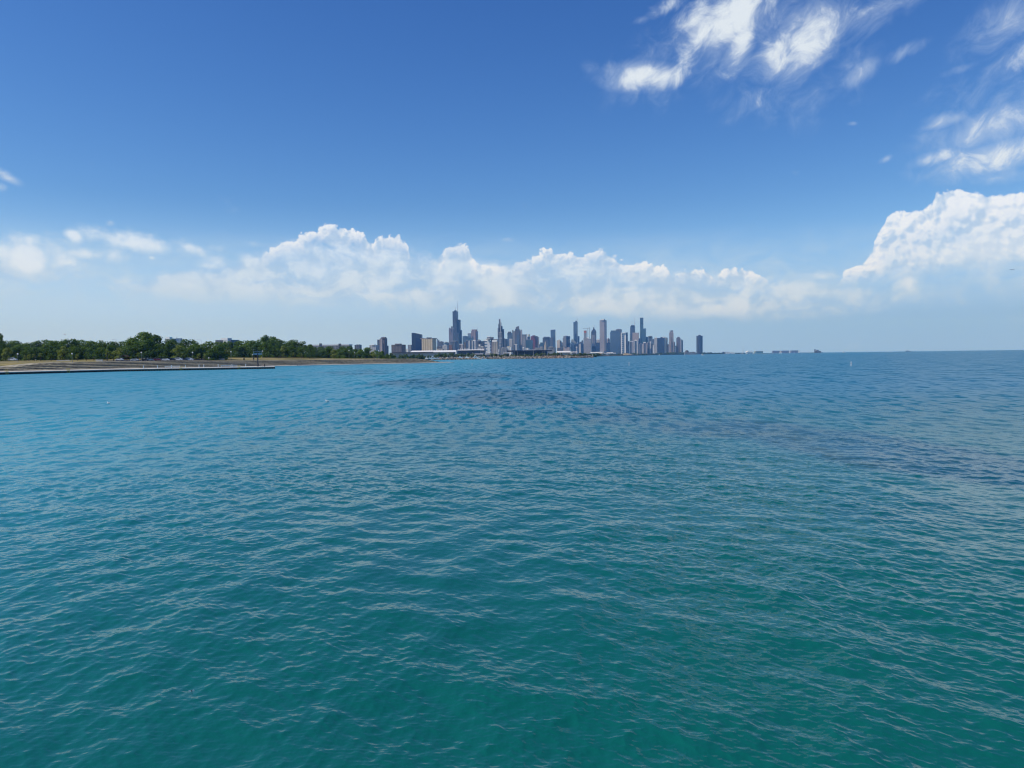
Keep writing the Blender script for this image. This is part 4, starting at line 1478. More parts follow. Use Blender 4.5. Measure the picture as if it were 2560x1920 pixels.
# near buildings behind the park trees
tower('hospital', 'building', 'cream and grey building with a blue glass side behind the highest crown', 900, [
    (B_, 415, 458, 846, N, 'grey', {'xs': 441}), ('penthouse', 417, 434, 842.5, 847, roofw_m), ('glass_side', 443, 458.5, 845.5, 880, 'paleblue', {'depth': .5, 'dy': -6, 'rot': 0.15})], [(442, 841, 846, .5)], 'buildings behind the park trees')
tower('clinic', 'building', 'long flat roofed grey building behind trees left of the tallest totem', 950, [
    (B_, 541, 601, 849.5, N, 'slate', {'xs': 590}), ('penthouse', 555, 582, 845, 850, roofw_m), ('stair_head', 560, 575, 851, 858, roofw_m, {'dy': -20, 'depth': .3})], (), 'buildings behind the park trees')
tower('school', 'building', 'long low grey building with white roof edge behind the trees right of the park belt', 1500, [
    (B_, 776, 882, 863.5, N, 'grey', {'rot': 0.05, 'depth': .3}), ('roof_edge', 775, 883, 861, 864, roofw_m, {'rot': 0.05, 'depth': .31}), ('stair_tower', 800, 807, 858.5, N, 'slate', {'dy': -12, 'rot': .05}),
    ('stair_tower', 848, 855, 859, N, 'slate', {'dy': -12, 'rot': .05})], [(801, 855, 859, .4), (852, 856, 860, .4)], 'buildings behind the park trees')
tower('apartment_block', 'building', 'small blue grey block just right of the long white edged building', 2000, [(B_, 888, 906, 862, N, 'slate'), ('penthouse', 892, 903, 861, 862.5, 'grey')], (), 'buildings behind the park trees')
tower('apartment_block', 'building', 'pale grey slab just left of the pink striped tower', 2700, [(B_, 925, 950, 862.5, N, 'light', {'xs': 944}), ('penthouse', 930, 941, 861, 863, roofw_m)], (), 'buildings behind the park trees')
tower('apartment_tower', AP_, 'rose and grey apartment tower with a pink centre stripe, leftmost of the high buildings', 2900, [
    (B_, 953, 970, 845, N, 'mauve', {'xs': 965}), ('left_wing', 945, 954, 849, N, 'slate'), ('right_wing', 969.5, 973, 864, N, 'slate'), ('centre_bay', 951, 958, 847, N, 'rose', {'dy': -8, 'depth': .2}),
    ('crown', 955, 968, 842.5, 846, 'mauve')], [(958, 841, 844, .5), (962, 840.5, 844, .5)])
tower('office_block', OF, 'wide brown grey office slab between the pink striped tower and the navy tower', 2800, [
    (B_, 980, 1016, 861.5, N, 'brown', {'xs': 1008}), ('penthouse', 989, 1006, 859, 862, 'brown')])
tower('apartment_block', 'building', 'small pale block peeping out left of the navy tower', 3300, [(B_, 1021, 1032, 862, N, 'grey'), ('annex', 1016.5, 1024, 872, N, 'white', {'dy': -60})], (), 'low buildings below the skyline')
tower('hotel_tower', HO, 'navy glass tower with a sloping top beside the tan hotel slab', 3100, [
    (B_, 1031, 1058, 832, N, 'navy', {'shape': 'slope', 'drop': .17, 'flat': .3, 'depth': .5, 'rot': .12}), ('lower_block', 1041, 1062, 845, N, plain('deep_blue_glass', (0.006, 0.03, 0.10), 0.15, 0.5), {'dy': -60, 'depth': .4, 'rot': .12})])
tower('hotel', HO, 'tan ribbed hotel slab with an overhanging flat roof', 2900, [
    (B_, 1056, 1092, 847, N, 'beige', {'xs': 1084.5}), ('roof_slab', 1052, 1094, 845.2, 847.2, plain('grey_brown_slab', (0.30, 0.27, 0.26), 0.8, 0.2)), ('penthouse', 1068, 1081, 843.2, 845.6, 'grey')])
# low clutter between the hotel and the twin antenna tower
for a in ((1093.5, 1097, 848, 5200, 'paleblue', 'thin pale blue tower just right of the tan hotel'), (1096.5, 1100.5, 851, 5000, 'slate', 'thin grey tower second right of the tan hotel'), (1100, 1111, 854, 4700, 'slate', 'stepped blue grey block right of the thin pair by the tan hotel'),
          (1112, 1124, 856, 4600, 'teal', 'flat topped teal grey block left of the antenna tower'), (1093, 1112, 866.5, 3700, 'slate', 'low blue roofed block at the foot of the stepped blue grey block'),
          (1107, 1123, 863, 3600, 'light', 'low whitish building with sunlit roofs left of the brick block'), (1124, 1133, 862, 3500, 'brick', 'small brick block below the antenna tower'), (1093, 1112, 872, 3300, 'cream', 'low cream wall building right of the tan hotel base')):
    tower('city_block', 'building', a[5], a[3], [(B_, a[0], a[1], a[2], N, a[4]), ('roof_plant', a[0] + (a[1] - a[0]) * .25, a[0] + (a[1] - a[0]) * .7, a[2] - 1.3, a[2] + .4, 'grey' if a[4] != 'light' else roofw_m)], (), 'low buildings below the skyline')
# the convention halls
tower('convention_hall', 'convention hall', 'long white roofed convention hall below the tan hotel', 2300, [
    (B_, 984, 1142, 881, N, plain('hall_wall', (0.46, 0.44, 0.40), .8, .2, 0, .15, .02), {'rot': .02, 'depth': .5}), ('roof', 1026, 1144, 875.8, 880.6, roofw_m, {'rot': .02, 'depth': .3, 'dy': -4, 'shape': 'shed'}),
    ('low_roof', 980, 1090, 880, 881.5, plain('dark_fascia', (.05, .05, .06), .7, .3), {'rot': .02, 'depth': .5, 'dy': -6}), ('end_wall', 1140, 1144.5, 875, 885, roofw_m, {'rot': .9, 'depth': 1.2, 'dy': -36})], (), 'convention buildings')
hall = tower('glass_hall', 'convention hall', 'dark glass hall with a white roof line and a row of white stacks', 2350, [
    (B_, 1145, 1203, 875.2, N, 'navy', {'rot': .02, 'depth': .4}), ('roof', 1144, 1212, 873.6, 875.6, roofw_m, {'rot': .02, 'depth': .4, 'dy': -10, 'shape': 'shed'}), ('annex', 1202.5, 1216, 876.5, N, 'grey', {'rot': .02})], (), 'convention buildings')
for sx in (1153, 1157.5, 1162, 1165.7, 1169, 1173, 1191, 1194.2, 1197.5, 1200.5, 1203.5, 1207):
    part_box('vent_stack', (sx - .75, sx + .75, 870 if sx < 1180 else 869, 874.6, roofw_m, {'dy': 40, 'depth': 1.0, 'rot': 0.0}), hall, hall.location, 2350)
tower('arena_hall', 'convention hall', 'wide black hall with a huge flat overhanging roof', 2050, [
    (B_, 1284, 1369, 878.6, N, plain('black_glass_wall', (0.012, 0.022, 0.055), .2, .5), {'rot': .0, 'depth': .5}), ('roof', 1268, 1381, 875.4, 878.8, plain('black_roof_fascia', (0.016, 0.022, 0.05), .6, .3), {'rot': .0, 'depth': .5, 'dy': -40}),
    ('roof_top', 1310, 1340, 874.2, 875.6, roofw_m, {'rot': 0, 'depth': .5}), ('roof_top', 1354, 1376, 874.4, 875.6, roofw_m, {'rot': 0, 'depth': .5})], (), 'convention buildings')
# left cluster
tower('rounded_tower', SK, 'mauve tower with a round crowned top just left of the twin antenna tower', 6700, [
    (B_, 1124, 1138, 821, N, 'mauve'), ('crown', 1129, 1134, 815.8, 822, 'mauve', {'shape': 'round'}), ('corner_turret', 1124.3, 1128, 819, 823, 'grey', {'shape': 'round', 'dy': -8}), ('corner_turret', 1134.5, 1137.5, 819.5, 823, 'grey', {'shape': 'round', 'dy': -8})])
tower('stepped_skyscraper', SK, 'tallest black stepped skyscraper with two antennas', 7000, [
    (B_, 1134, 1148, 778, N, 'black', {'xs': 1144.5}), ('crown', 1138, 1144.5, 775.8, 778.6, 'black'), ('middle_step', 1144, 1154, 799, N, 'black', {'dy': 12}), ('low_step', 1150, 1157, 825, N, 'black', {'dy': 24}),
    ('front_step', 1136, 1150, 832, N, 'black', {'dy': -30})], [(1138.3, 766, 776, 2.6), (1144, 752, 776, 2.6)])
tower('office_tower', OF, 'plain slate blue office block in front of the black stepped skyscraper', 5200, [(B_, 1127, 1145, 853, N, 'slate', {'xs': 1140}), ('roof_line', 1126.5, 1145.5, 852, 853.4, 'light')])
tower('cream_block', 'building', 'small sunlit white and cream block at the foot of the black skyscraper', 3300, [(B_, 1149, 1161, 861, N, 'stripeb', {'xs': 1159}), ('roof', 1149, 1161.2, 859.8, 861.4, roofw_m)], (), 'low buildings below the skyline')
tower('office_tower', OF, 'wide low blue glass slab right of the black skyscraper base', 6300, [(B_, 1158, 1180, 840.5, N, 'blue', {'xs': 1172}), ('penthouse', 1160, 1168, 839.5, 841, 'blue')])
tower('office_tower', OF, 'pale blue slab behind and left of the pink twin mast tower', 6600, [(B_, 1171, 1182, 833.5, N, 'paleblue'), ('roof_line', 1171, 1182, 832.8, 834, 'light')])
tower('twin_mast_tower', SK, 'pinkish granite tower with two thin masts', 6500, [
    (B_, 1179.5, 1197, 828, N, 'pink', {'xs': 1194}), ('upper_shaft', 1181, 1195.3, 823.6, 829, 'pink', {'xs': 1193}), ('centre_rib', 1187.2, 1188.8, 824, N, 'rose', {'dy': -10, 'depth': .8})], [(1182.6, 815.5, 824, 1.6), (1193.2, 815.5, 824, 1.6)])
tower('teal_block', OF, 'small green blue block at the foot of the pink twin mast tower', 5900, [(B_, 1168, 1186, 845, N, 'teal', {'xs': 1180}), ('penthouse', 1182, 1185.5, 841, 846, 'navy')])
tower('apartment_slab', AP_, 'white and blue fluted apartment slab, leftmost of the striped row', 4600, [(B_, 1166, 1178.5, 851, N, 'stripe', {'shape': 'flute', 'bays': 5, 'depth': .5}), ('roof_house', 1167, 1172, 849.5, 851.5, 'grey')])
tower('apartment_slab', AP_, 'fluted grey apartment slab in the middle of the striped row', 4500, [(B_, 1178, 1186.5, 851, N, 'stripe', {'shape': 'flute', 'bays': 4, 'depth': .5}), ('roof_house', 1179, 1184, 849.8, 851.4, 'grey')])
tower('apartment_slab', AP_, 'fluted apartment slab with a bright white roof in the striped row', 4450, [(B_, 1184, 1193, 852, N, 'stripe', {'shape': 'flute', 'bays': 4, 'depth': .5}), ('roof_house', 1184, 1192, 849.6, 852.6, roofw_m)])
tower('brown_block', 'building', 'narrow brown block left of the striped apartment row', 4300, [(B_, 1160.5, 1167, 856, N, 'brown'), ('penthouse', 1162, 1165, 854.8, 856.5, 'brown')], (), 'low buildings below the skyline')
tower('office_block', OF, 'dark slate block with a peaked roof right of the striped row', 4400, [(B_, 1194, 1213, 852.5, N, 'slate', {'xs': 1208}), ('roof', 1194, 1204, 848.5, 853, 'grey', {'shape': 'gable', 'drop': .25}), ('sign_wall', 1198, 1202, 861, 866, roofw_m, {'dy': -90, 'depth': .2})])
tower('low_block', 'building', 'low white roofed block at the foot of the dark slate block', 3600, [(B_, 1198, 1216, 869, N, 'rose'), ('roof', 1203, 1211, 866, 867.4, roofw_m), ('roof_house', 1204, 1210, 867.2, 870, 'grey')], (), 'low buildings below the skyline')
tower('terraced_block', AP_, 'white gridded block with stepped terraces on top', 4300, [
    (B_, 1213, 1229, 852, N, 'band', {'xs': 1227}), ('terrace', 1210.5, 1227, 849.3, 852.4, roofw_m), ('upper_floor', 1217, 1230, 846, 850, 'grey'), ('terrace', 1217, 1228, 846.6, 848, roofw_m, {'dy': -15}), ('top_floor', 1219, 1236, 842.8, 846.5, 'slate', {'dy': 20}), ('terrace', 1220, 1228, 841, 842.6, roofw_m)])
tower('brown_slab', AP_, 'brown grey slab joined to the right of the terraced block', 4350, [(B_, 1228.5, 1239, 848, N, 'mauve'), ('roof_house', 1229, 1235, 846, 848.5, 'mauve')])
tower('tan_block', AP_, 'tan fluted block with a white rounded top left of the framed stepped tower', 4200, [(B_, 1232.5, 1247, 853.5, N, plain('tan_stripes', (.42, .38, .32), .8, .2, 0, .2, .02), {'shape': 'flute', 'bays': 5, 'depth': .5}), ('top', 1231.5, 1246, 850, 854.5, roofw_m, {'depth': .6}), ('back_block', 1236, 1248, 847.5, 851, 'grey', {'dy': 60})])
nf = roofw_m
e = tower('framed_tower', SK, 'slender stepped tower with white zigzag frames', 5000, [
    (B_, 1249, 1255.5, 806, N, 'slate', {'xs': 1254}), ('left_step', 1246, 1250, 819.5, N, 'slate', {'dy': -4}), ('upper_left_step', 1247.6, 1250.5, 810, N, 'slate', {'dy': 2}), ('top', 1249.2, 1253.6, 797.6, 807, 'slate'), ('right_step', 1255, 1258.4, 815, N, 'slate', {'dy': 4}),
    ('outer_step', 1258, 1262, 822.6, N, 'slate', {'dy': 8}), ('mast_fin', 1252.2, 1253.2, 796.2, 879, nf, {'dy': -14, 'depth': 1}), ('frame_fin', 1249.4, 1250.1, 830, 879, nf, {'dy': -16, 'depth': 1}), ('frame_fin', 1256, 1256.7, 830, 866, nf, {'dy': -16, 'depth': 1}),
    ('frame_bar', 1249.4, 1256.7, 830, 830.8, nf, {'dy': -18, 'depth': .15}), ('frame_bar', 1250, 1256.4, 845, 845.7, nf, {'dy': -18, 'depth': .15}), ('frame_bar', 1249.6, 1254.4, 855, 855.7, nf, {'dy': -18, 'depth': .15}), ('frame_bar', 1248.6, 1253.4, 864, 864.7, nf, {'dy': -18, 'depth': .15}),
    ('dark_floor', 1246.2, 1258, 838.6, 841.4, plain('dark_louvre', (.02, .02, .03), .5, .3), {'dy': -12, 'depth': .3}), ('base_frame', 1246, 1250, 873, 880, 'white', {'dy': -40})])
tower('office_tower', OF, 'dark slate blue slab just right of the framed stepped tower', 5300, [(B_, 1258, 1270, 847, N, 'slate', {'xs': 1265}), ('penthouse', 1260, 1264, 846, 847.5, 'slate')])
tower('apartment_tower', AP_, 'dark blue flat topped tower with a notched penthouse left of the curved top tower', 4900, [(B_, 1270, 1283, 832.3, N, 'blue', {'xs': 1279.5}), ('penthouse', 1271.5, 1280, 829, 832.8, 'slate')])
tower('twin_top_tower', AP_, 'pale grey twin topped tower tucked left of the curved top tower', 5100, [(B_, 1282, 1290, 828.5, N, 'grey'), ('turret', 1281.8, 1285.6, 825.2, 829, 'grey'), ('turret', 1286.4, 1288.8, 827, 829.2, 'grey')])
tower('curved_top_tower', AP_, 'tall grey apartment tower with a curved slanted crown', 4800, [
    (B_, 1289, 1301.3, 823, N, 'slate', {'xs': 1299}), ('crown', 1290, 1300, 815, 823.4, 'grey', {'shape': 'poly', 'depth': .6, 'pts': [(1290.2, 823.4), (1299.9, 823.4), (1299.6, 815), (1295, 816), (1291.6, 818)]}), ('bay', 1293.5, 1299, 837, N, 'blue', {'dy': -14, 'depth': .4})])
tower('apartment_tower', AP_, 'pale grey ribbed tower joined to the right of the curved top tower', 4950, [(B_, 1300.8, 1307.2, 826.5, N, 'stripeb', {'shape': 'flute', 'bays': 3, 'depth': .6}), ('turret', 1302.4, 1306.8, 824.2, 827, 'grey')])
tower('pale_tower', AP_, 'pale white tower below the dark blue flat topped tower', 4500, [(B_, 1274, 1283.5, 848, N, 'light', {'xs': 1282}), ('roof', 1274, 1283, 847.2, 848.4, roofw_m)])
tower('pale_tower', AP_, 'thin pale tower with blue bays at the foot of the curved top tower', 4100, [(B_, 1285, 1295, 861.4, N, 'stripe', {'xs': 1293}), ('roof', 1287, 1295, 860.4, 862, roofw_m)])
tower('low_block', 'building', 'sunlit cream block with tall window recesses left of the black hall', 3700, [(B_, 1267, 1282, 867, N, 'white', {'xs': 1279}), ('roof', 1269, 1279, 865.6, 867.4, plain('cream_roof', (.66, .60, .46), .8, .2)), ('roof_house', 1262, 1269, 868, N, 'grey')], (), 'low buildings below the skyline')
tower('low_block', 'building', 'low grey block with a peaked roof at the foot of the framed tower', 3500, [(B_, 1252, 1262, 870, N, 'grey'), ('roof', 1255, 1261, 866.8, 870.4, 'light', {'shape': 'gable', 'drop': .4})], (), 'low buildings below the skyline')
tower('office_tower', OF, 'grey slab with a dark cap right of the curved top tower', 5700, [(B_, 1307, 1318, 837.4, N, 'grey', {'xs': 1315}), ('roof_line', 1307, 1319, 836, 838, 'slate')])
tower('office_tower', OF, 'pale slab with a white frame corner left of the red tower', 5900, [(B_, 1317, 1327, 842, N, 'slate'), ('white_corner', 1316.5, 1320, 834.5, 858, roofw_m, {'depth': .5, 'dy': -8}), ('dome', 1320.5, 1326.6, 835.5, 842.4, plain('cream_dome', (.62, .60, .50), .6, .3), {'shape': 'round'})])
tower('blue_glass_block', OF, 'teal blue glass block in front of the red tower', 4600, [(B_, 1316, 1334, 850.5, N, 'teal', {'xs': 1331.5}), ('roof', 1317, 1328, 848.8, 850.8, 'paleblue')])
tower('red_tower', SK, 'dark red office tower', 6300, [(B_, 1328, 1346, 840, N, 'red', {'xs': 1339}), ('penthouse', 1332.5, 1340, 838.2, 840.4, 'red')])
tower('office_tower', OF, 'thin grey sliver tower just right of the red tower', 6500, [(B_, 1346, 1349, 843, N, 'grey'), ('penthouse', 1346.5, 1348.2, 842.2, 843.3, 'grey')])
tower('low_block', 'building', 'sunlit white low block with windows below the teal glass block', 3700, [(B_, 1308, 1325, 870.5, N, 'white', {'xs': 1322}), ('roof', 1307.6, 1312, 868, 871, roofw_m), ('roof_house', 1314, 1322, 869.4, 871, 'light')], (), 'low buildings below the skyline')
tower('low_block', 'building', 'pale low block between the red tower and the church spire', 3900, [(B_, 1338, 1360, 868.8, N, 'grey', {'xs': 1357}), ('roof_house', 1352, 1358, 866.4, 869, 'rose')], (), 'low buildings below the skyline')
tower('small_tower', OF, 'small round topped grey block right of the thin sliver tower', 5600, [(B_, 1348.5, 1356, 861, N, 'slate'), ('top', 1349, 1353.4, 859, 861.4, 'grey', {'shape': 'dome'})], (), 'low buildings below the skyline')
tower('small_tower', OF, 'small dark topped green grey block left of the wide dark office tower', 5500, [(B_, 1351.5, 1360, 857, N, 'teal'), ('roof_line', 1351, 1360.5, 856.2, 857.4, 'slate')], (), 'low buildings below the skyline')
tower('stone_spire', 'church tower', 'thin pale stone tower with a pointed top in front of the wide dark office tower', 4700, [(B_, 1361.6, 1367, 862, N, 'cream', {'depth': 1}), ('upper_stage', 1362.6, 1366.2, 857.6, 862.4, 'cream', {'depth': 1}), ('spire', 1363, 1366, 853.6, 858, 'cream', {'shape': 'taper', 'top': .15, 'depth': 1})])
tower('office_tower', SK, 'wide dark grey office tower with a lower left shoulder', 6400, [(B_, 1358, 1377.5, 843.8, N, 'slate', {'xs': 1369}), ('upper_floors', 1360.5, 1376, 841.8, 844.4, 'slate', {'xs': 1370})])
tower('glass_tower', SK, 'tall slim blue glass tower with a tilted top right of the wide dark office tower', 6300, [(B_, 1378, 1390, 823.8, N, 'blue', {'shape': 'slopel', 'drop': .08, 'depth': .5}), ('side_wing', 1377, 1384, 844, N, 'slate', {'dy': -40}), ('side_wing', 1384, 1390, 855.5, N, 'blue', {'dy': -50})])
tower('low_block', 'building', 'grey low block with a pale roof right of the church spire', 3800, [(B_, 1371, 1391, 868, N, 'grey', {'xs': 1386}), ('roof', 1374, 1384, 866.4, 868.4, 'light')], (), 'low buildings below the skyline')
tower('cream_tower', 'office building', 'ornate cream stone building with a stepped peak', 6000, [(B_, 1396, 1402, 850, N, 'cream', {'dy': -10}), ('peak', 1397.5, 1400.5, 848.6, 850.4, 'cream', {'shape': 'taper', 'top': .4}), ('left_wing', 1393, 1396.8, 851, N, 'cream'), ('right_wing', 1401.4, 1405, 851.5, N, 'rose'), ('annex', 1404.4, 1408.5, 855.4, N, 'cream')])
tower('office_tower', SK, 'blue and grey office tower left of the diamond topped tower', 6500, [(B_, 1410, 1426.5, 840, N, 'navy', {'xs': 1417}), ('west_face', 1409.6, 1417, 840.6, N, 'grey', {'dy': -16, 'depth': .3}), ('shoulder', 1408, 1411, 844.5, N, 'grey'), ('penthouse', 1414, 1420, 839.2, 840.4, 'grey')])
tower('low_block', 'building', 'row of mauve low blocks at the foot of the blue and grey tower', 4600, [(B_, 1409, 1427, 868, N, 'rose', {'xs': 1424}), ('roof_house', 1412, 1418, 866.4, 868.4, 'mauve')], (), 'low buildings below the skyline')
tower('low_block', 'building', 'dark low block with small gables below the cream stone building', 4700, [(B_, 1394, 1409, 869.4, N, 'slate'), ('roof', 1401, 1407, 867.4, 870, 'slate', {'shape': 'gable', 'drop': .3})], (), 'low buildings below the skyline')
dm = plain('pale_silver_face', (.42, .45, .44), .35, .5, 0, .1, .02)
tower('diamond_tower', SK, 'slanted diamond topped pale tower', 6600, [
    (B_, 1427, 1437, 847, N, 'light', {'shape': 'poly', 'depth': .4, 'dy': 0, 'pts': [(1428.5, 885), (1437, 885), (1437, 864.2), (1427, 857), (1427, 868)]}),
    ('slanted_face', 1428, 1440.4, 846.6, N, dm, {'shape': 'poly', 'depth': .4, 'dy': 14, 'pts': [(1428.5, 857), (1437.5, 864.5), (1440.4, 857), (1440, 854.6), (1431, 846.6), (1429, 851)]}),
    ('east_side', 1437, 1440.6, 862, N, 'slate', {'dy': 4, 'depth': 1})])
tower('spired_glass_tower', SK, 'tall stepped blue glass tower with a long thin spire', 6700, [
    (B_, 1435, 1446, 805, N, 'blue', {'xs': 1443}), ('upper_step', 1439.6, 1445, 802, 805.6, 'blue'), ('lower_step', 1445, 1450, 840.2, N, 'blue', {'dy': -10}), ('front_bay', 1439, 1443, 834, N, 'navy', {'dy': -16, 'depth': .4})], [(1442.6, 790, 802.4, 2.2)])
tower('domed_block', OF, 'dark blue block with a pale curved roof below the spired glass tower', 6100, [(B_, 1440, 1449, 858.6, N, 'navy'), ('roof', 1440.4, 1448.6, 855.8, 859, 'paleblue', {'shape': 'dome', 'depth': 1})])
tower('slim_block', AP_, 'slim white topped column block before the domed blue block', 5600, [(B_, 1441.2, 1444, 868.4, N, 'light'), ('top', 1440.6, 1444.4, 866.6, 869.4, roofw_m)], (), 'low buildings below the skyline')
tower('cream_slab', AP_, 'narrow cream slab left of the big pale grey slab', 6000, [(B_, 1448.4, 1453.4, 859.6, N, plain('cream_slab', (.52, .50, .46), .8, .2, 0, .1, .02)), ('roof_house', 1449, 1452, 858.4, 860, 'slate')])
tower('navy_slab', OF, 'narrow navy slab between the cream slab and the big pale grey slab', 6050, [(B_, 1453.2, 1460.4, 859.4, N, 'navy'), ('top', 1454, 1458.6, 857.8, 860, 'navy')])
tower('peaked_block', OF, 'grey block with a sloped roof behind the cream slab', 6500, [(B_, 1450, 1459.6, 851.6, N, 'slate', {'shape': 'slopel', 'drop': .5, 'depth': .6}), ('roof_house', 1455.6, 1458.8, 850.6, 853, 'slate')])
tower('pale_slab', OF, 'big plain pale grey slab', 6300, [(B_, 1460, 1478.6, 848.4, N, 'stone', {'xs': 1477.2}), ('roof_line', 1459.8, 1478.8, 847, 848.8, 'grey'), ('back_block', 1460, 1472, 844.4, 848, 'grey', {'dy': 60}), ('roof_house', 1468, 1474, 843.2, 846, roofw_m, {'dy': 40}), ('roof_house', 1474, 1478.4, 845.6, 848, roofw_m, {'dy': 40})])
tower('unfinished_tower', SK, 'unfinished tower with an orange red top', 7000, [(B_, 1461, 1468, 832, N, 'grey', {'xs': 1466.6}), ('orange_top', 1461, 1468, 827, 832.4, plain('orange_netting', (.42, .13, .07), .8, .2, 0, .25, .05)), ('top_deck', 1460.8, 1468.2, 826, 827.2, 'light')])


def crane(label, mx, yt, yb, jib, Y):
    base = at(mx, yb, Y)
    e = empty('tower_crane', base)
    tag(e, label, 'crane', 'tower cranes over the unfinished tower')
    h = zpx(mx, yt, Y) - base.z
    cm = plain('crane_paint', (.30, .30, .30), .5, .3)
    MB().box((0, 0, h / 2), (3.2, 3.2, h)).build('mast', cm, e)
    j0, j1 = (jib[0] - mx) / F * Y, (jib[1] - mx) / F * Y
    MB().box(((j0 + j1) / 2, 0, h + 1), (j1 - j0, 2.4, 2.6)).build('jib', cm, e)
    MB().prism([(-1.5, 0), (1.5, 0), (0, 9)], 'y', -1.2, 1.2).build('apex', cm, e, loc=(0, 0, h + 2.3))


crane('thin tower crane with a long jib above the orange red top', 1469.6, 821.6, 848, (1457.4, 1473), 7020)
crane('taller thin crane mast just right of the long jib crane', 1474.2, 820, 848, (1472.6, 1475.4), 7040)
tower('pyramid_tower', SK, 'grey tower with a pyramid crown and needle spire', 6800, [
    (B_, 1479, 1492, 831, N, 'slate', {'xs': 1488.6}), ('crown', 1479.4, 1491.8, 819.6, 831.2, 'slate', {'shape': 'poly', 'depth': .9, 'pts': [(1479.2, 831.2), (1491.8, 831.2), (1490.2, 826), (1487, 821.4), (1485.9, 817.4), (1485.1, 817.4), (1483.6, 823.4), (1480.6, 827)]}),
    ('pale_rib', 1481.6, 1484.4, 838, N, 'stone', {'dy': -14, 'depth': .5}), ('pale_rib', 1484.6, 1487.6, 838, 868, 'stone', {'dy': -14, 'depth': .5}), ('base', 1480, 1493, 866, N, 'navy', {'dy': -40})], [(1485.5, 812, 818, 2.0)])
tower('pale_block', OF, 'pale box with a white roof between the pyramid tower and the tall granite tower', 6900, [(B_, 1492, 1501, 849.6, N, 'light'), ('roof', 1494, 1500, 847.6, 850, roofw_m)])
tower('navy_block', OF, 'navy block at the foot of the pyramid tower, left of the tall granite tower', 6200, [(B_, 1491, 1500.6, 857, N, 'navy'), ('roof_line', 1491, 1500.8, 856.4, 857.4, 'navy')])
tower('granite_tower', SK, 'tall plain pale granite tower, the highest pale one', 7000, [
    (B_, 1500.4, 1518, 800, N, plain('smooth_pale_granite', (.335, .315, .34), .6, .4, 0, .06, .01), {'xs': 1512.8}), ('roof_house', 1504, 1512.4, 797.8, 800.4, roofw_m), ('corner_notch', 1512.2, 1513.6, 797.2, N, 'slate', {'dy': 2, 'depth': 1}), ('plinth', 1500.2, 1513, 877, N, 'light', {'dy': -20})])
tower('domed_tower', AP_, 'pale tower with a rounded top right of the tall granite tower', 7100, [(B_, 1518, 1526, 848, N, 'rose'), ('top', 1518.6, 1525.4, 844.6, 848.4, 'rose', {'shape': 'dome', 'depth': 1})])
tower('navy_block', OF, 'navy block between the tall granite tower and the broad blue slab', 6200, [(B_, 1518, 1527, 857, N, 'navy'), ('penthouse', 1521, 1524, 855.6, 857.4, 'navy')])
tower('blue_slab', SK, 'broad blue glass slab with a notched left corner', 6400, [
    (B_, 1526.4, 1551.6, 830.2, N, 'blue', {'xs': 1548.4}), ('upper_block', 1528, 1549.6, 826, 830.6, 'blue', {'xs': 1547.4}), ('east_fin', 1548.6, 1549.6, 827, N, 'paleblue', {'dy': 6, 'depth': 1})])
tower('flat_top_tower', SK, 'flat topped slate tower rising behind the broad blue slab', 6900, [(B_, 1541, 1556, 823.2, N, 'slate', {'xs': 1552}), ('roof_line', 1544, 1553, 822, 823.4, 'light')])
tower('framed_slab', AP_, 'white framed slab with stacked blue bands', 6300, [
    (B_, 1554, 1566, 832.4, N, 'band', {'xs': 1564.8}), ('left_frame', 1553.6, 1556, 832, N, roofw_m, {'dy': -8, 'depth': 1}), ('right_frame', 1564.4, 1566, 832, N, roofw_m, {'dy': -8, 'depth': 1}), ('top_frame', 1553.6, 1566, 831.6, 833, roofw_m, {'dy': -10}), ('east_block', 1565.6, 1570.8, 831.2, N, 'navy', {'dy': 10})])
tower('small_tower', OF, 'small navy tower right of the white framed slab', 6500, [(B_, 1570, 1574.6, 853.4, N, 'navy'), ('penthouse', 1571, 1573, 852.4, 853.8, 'grey')])
tower('tapered_tower', SK, 'tapered black tower with two white antennas', 8200, [(B_, 1574.8, 1591, 815.2, N, 'black', {'shape': 'taper', 'top': .74, 'depth': .7}), ('crown', 1578.6, 1588, 812.8, 815.6, 'black')], [(1580, 800, 813, 2.8), (1586.6, 793, 813, 2.8)])
tower('beige_slab', OF, 'plain rose grey slab before the tapered black tower', 7000, [(B_, 1582, 1598.4, 832.6, N, 'rose', {'xs': 1597}), ('roof_line', 1581.8, 1598.6, 831.4, 833, 'light')])
tower('apartment_slab', AP_, 'ribbed apartment slab below the tapered black tower, left of a pair', 6300, [(B_, 1575, 1585.4, 853.6, N, 'stripeb', {'shape': 'flute', 'bays': 5, 'depth': .5}), ('roof', 1576, 1584, 852.4, 854, roofw_m)])
tower('apartment_slab', AP_, 'ribbed apartment slab with a white gabled roof, right of a pair', 6250, [(B_, 1585, 1597.6, 851.4, N, 'stripe', {'shape': 'flute', 'bays': 5, 'depth': .5}), ('roof', 1587, 1593.6, 849, 851.8, roofw_m, {'shape': 'gable', 'drop': .2})])
tower('stepped_glass_tower', SK, 'tallest teal glass tower of three joined steps with a dark waist band', 7000, [
    (B_, 1601.2, 1609.8, 794.2, N, 'teal', {'xs': 1608}), ('waist_band', 1601, 1610, 806.8, 808.4, plain('dark_band', (.012, .02, .035), .3, .4), {'dy': -3}), ('middle_tower', 1606.6, 1616.4, 821, N, 'teal', {'dy': -12, 'xs': 1614.4}), ('low_tower', 1611, 1622, 842, N, 'teal', {'dy': -6})])
tower('dark_block', OF, 'dark teal block left of the tallest teal glass tower', 6700, [(B_, 1597.6, 1602, 846.4, N, 'navy'), ('penthouse', 1598.6, 1600.6, 845.6, 846.8, 'navy')])
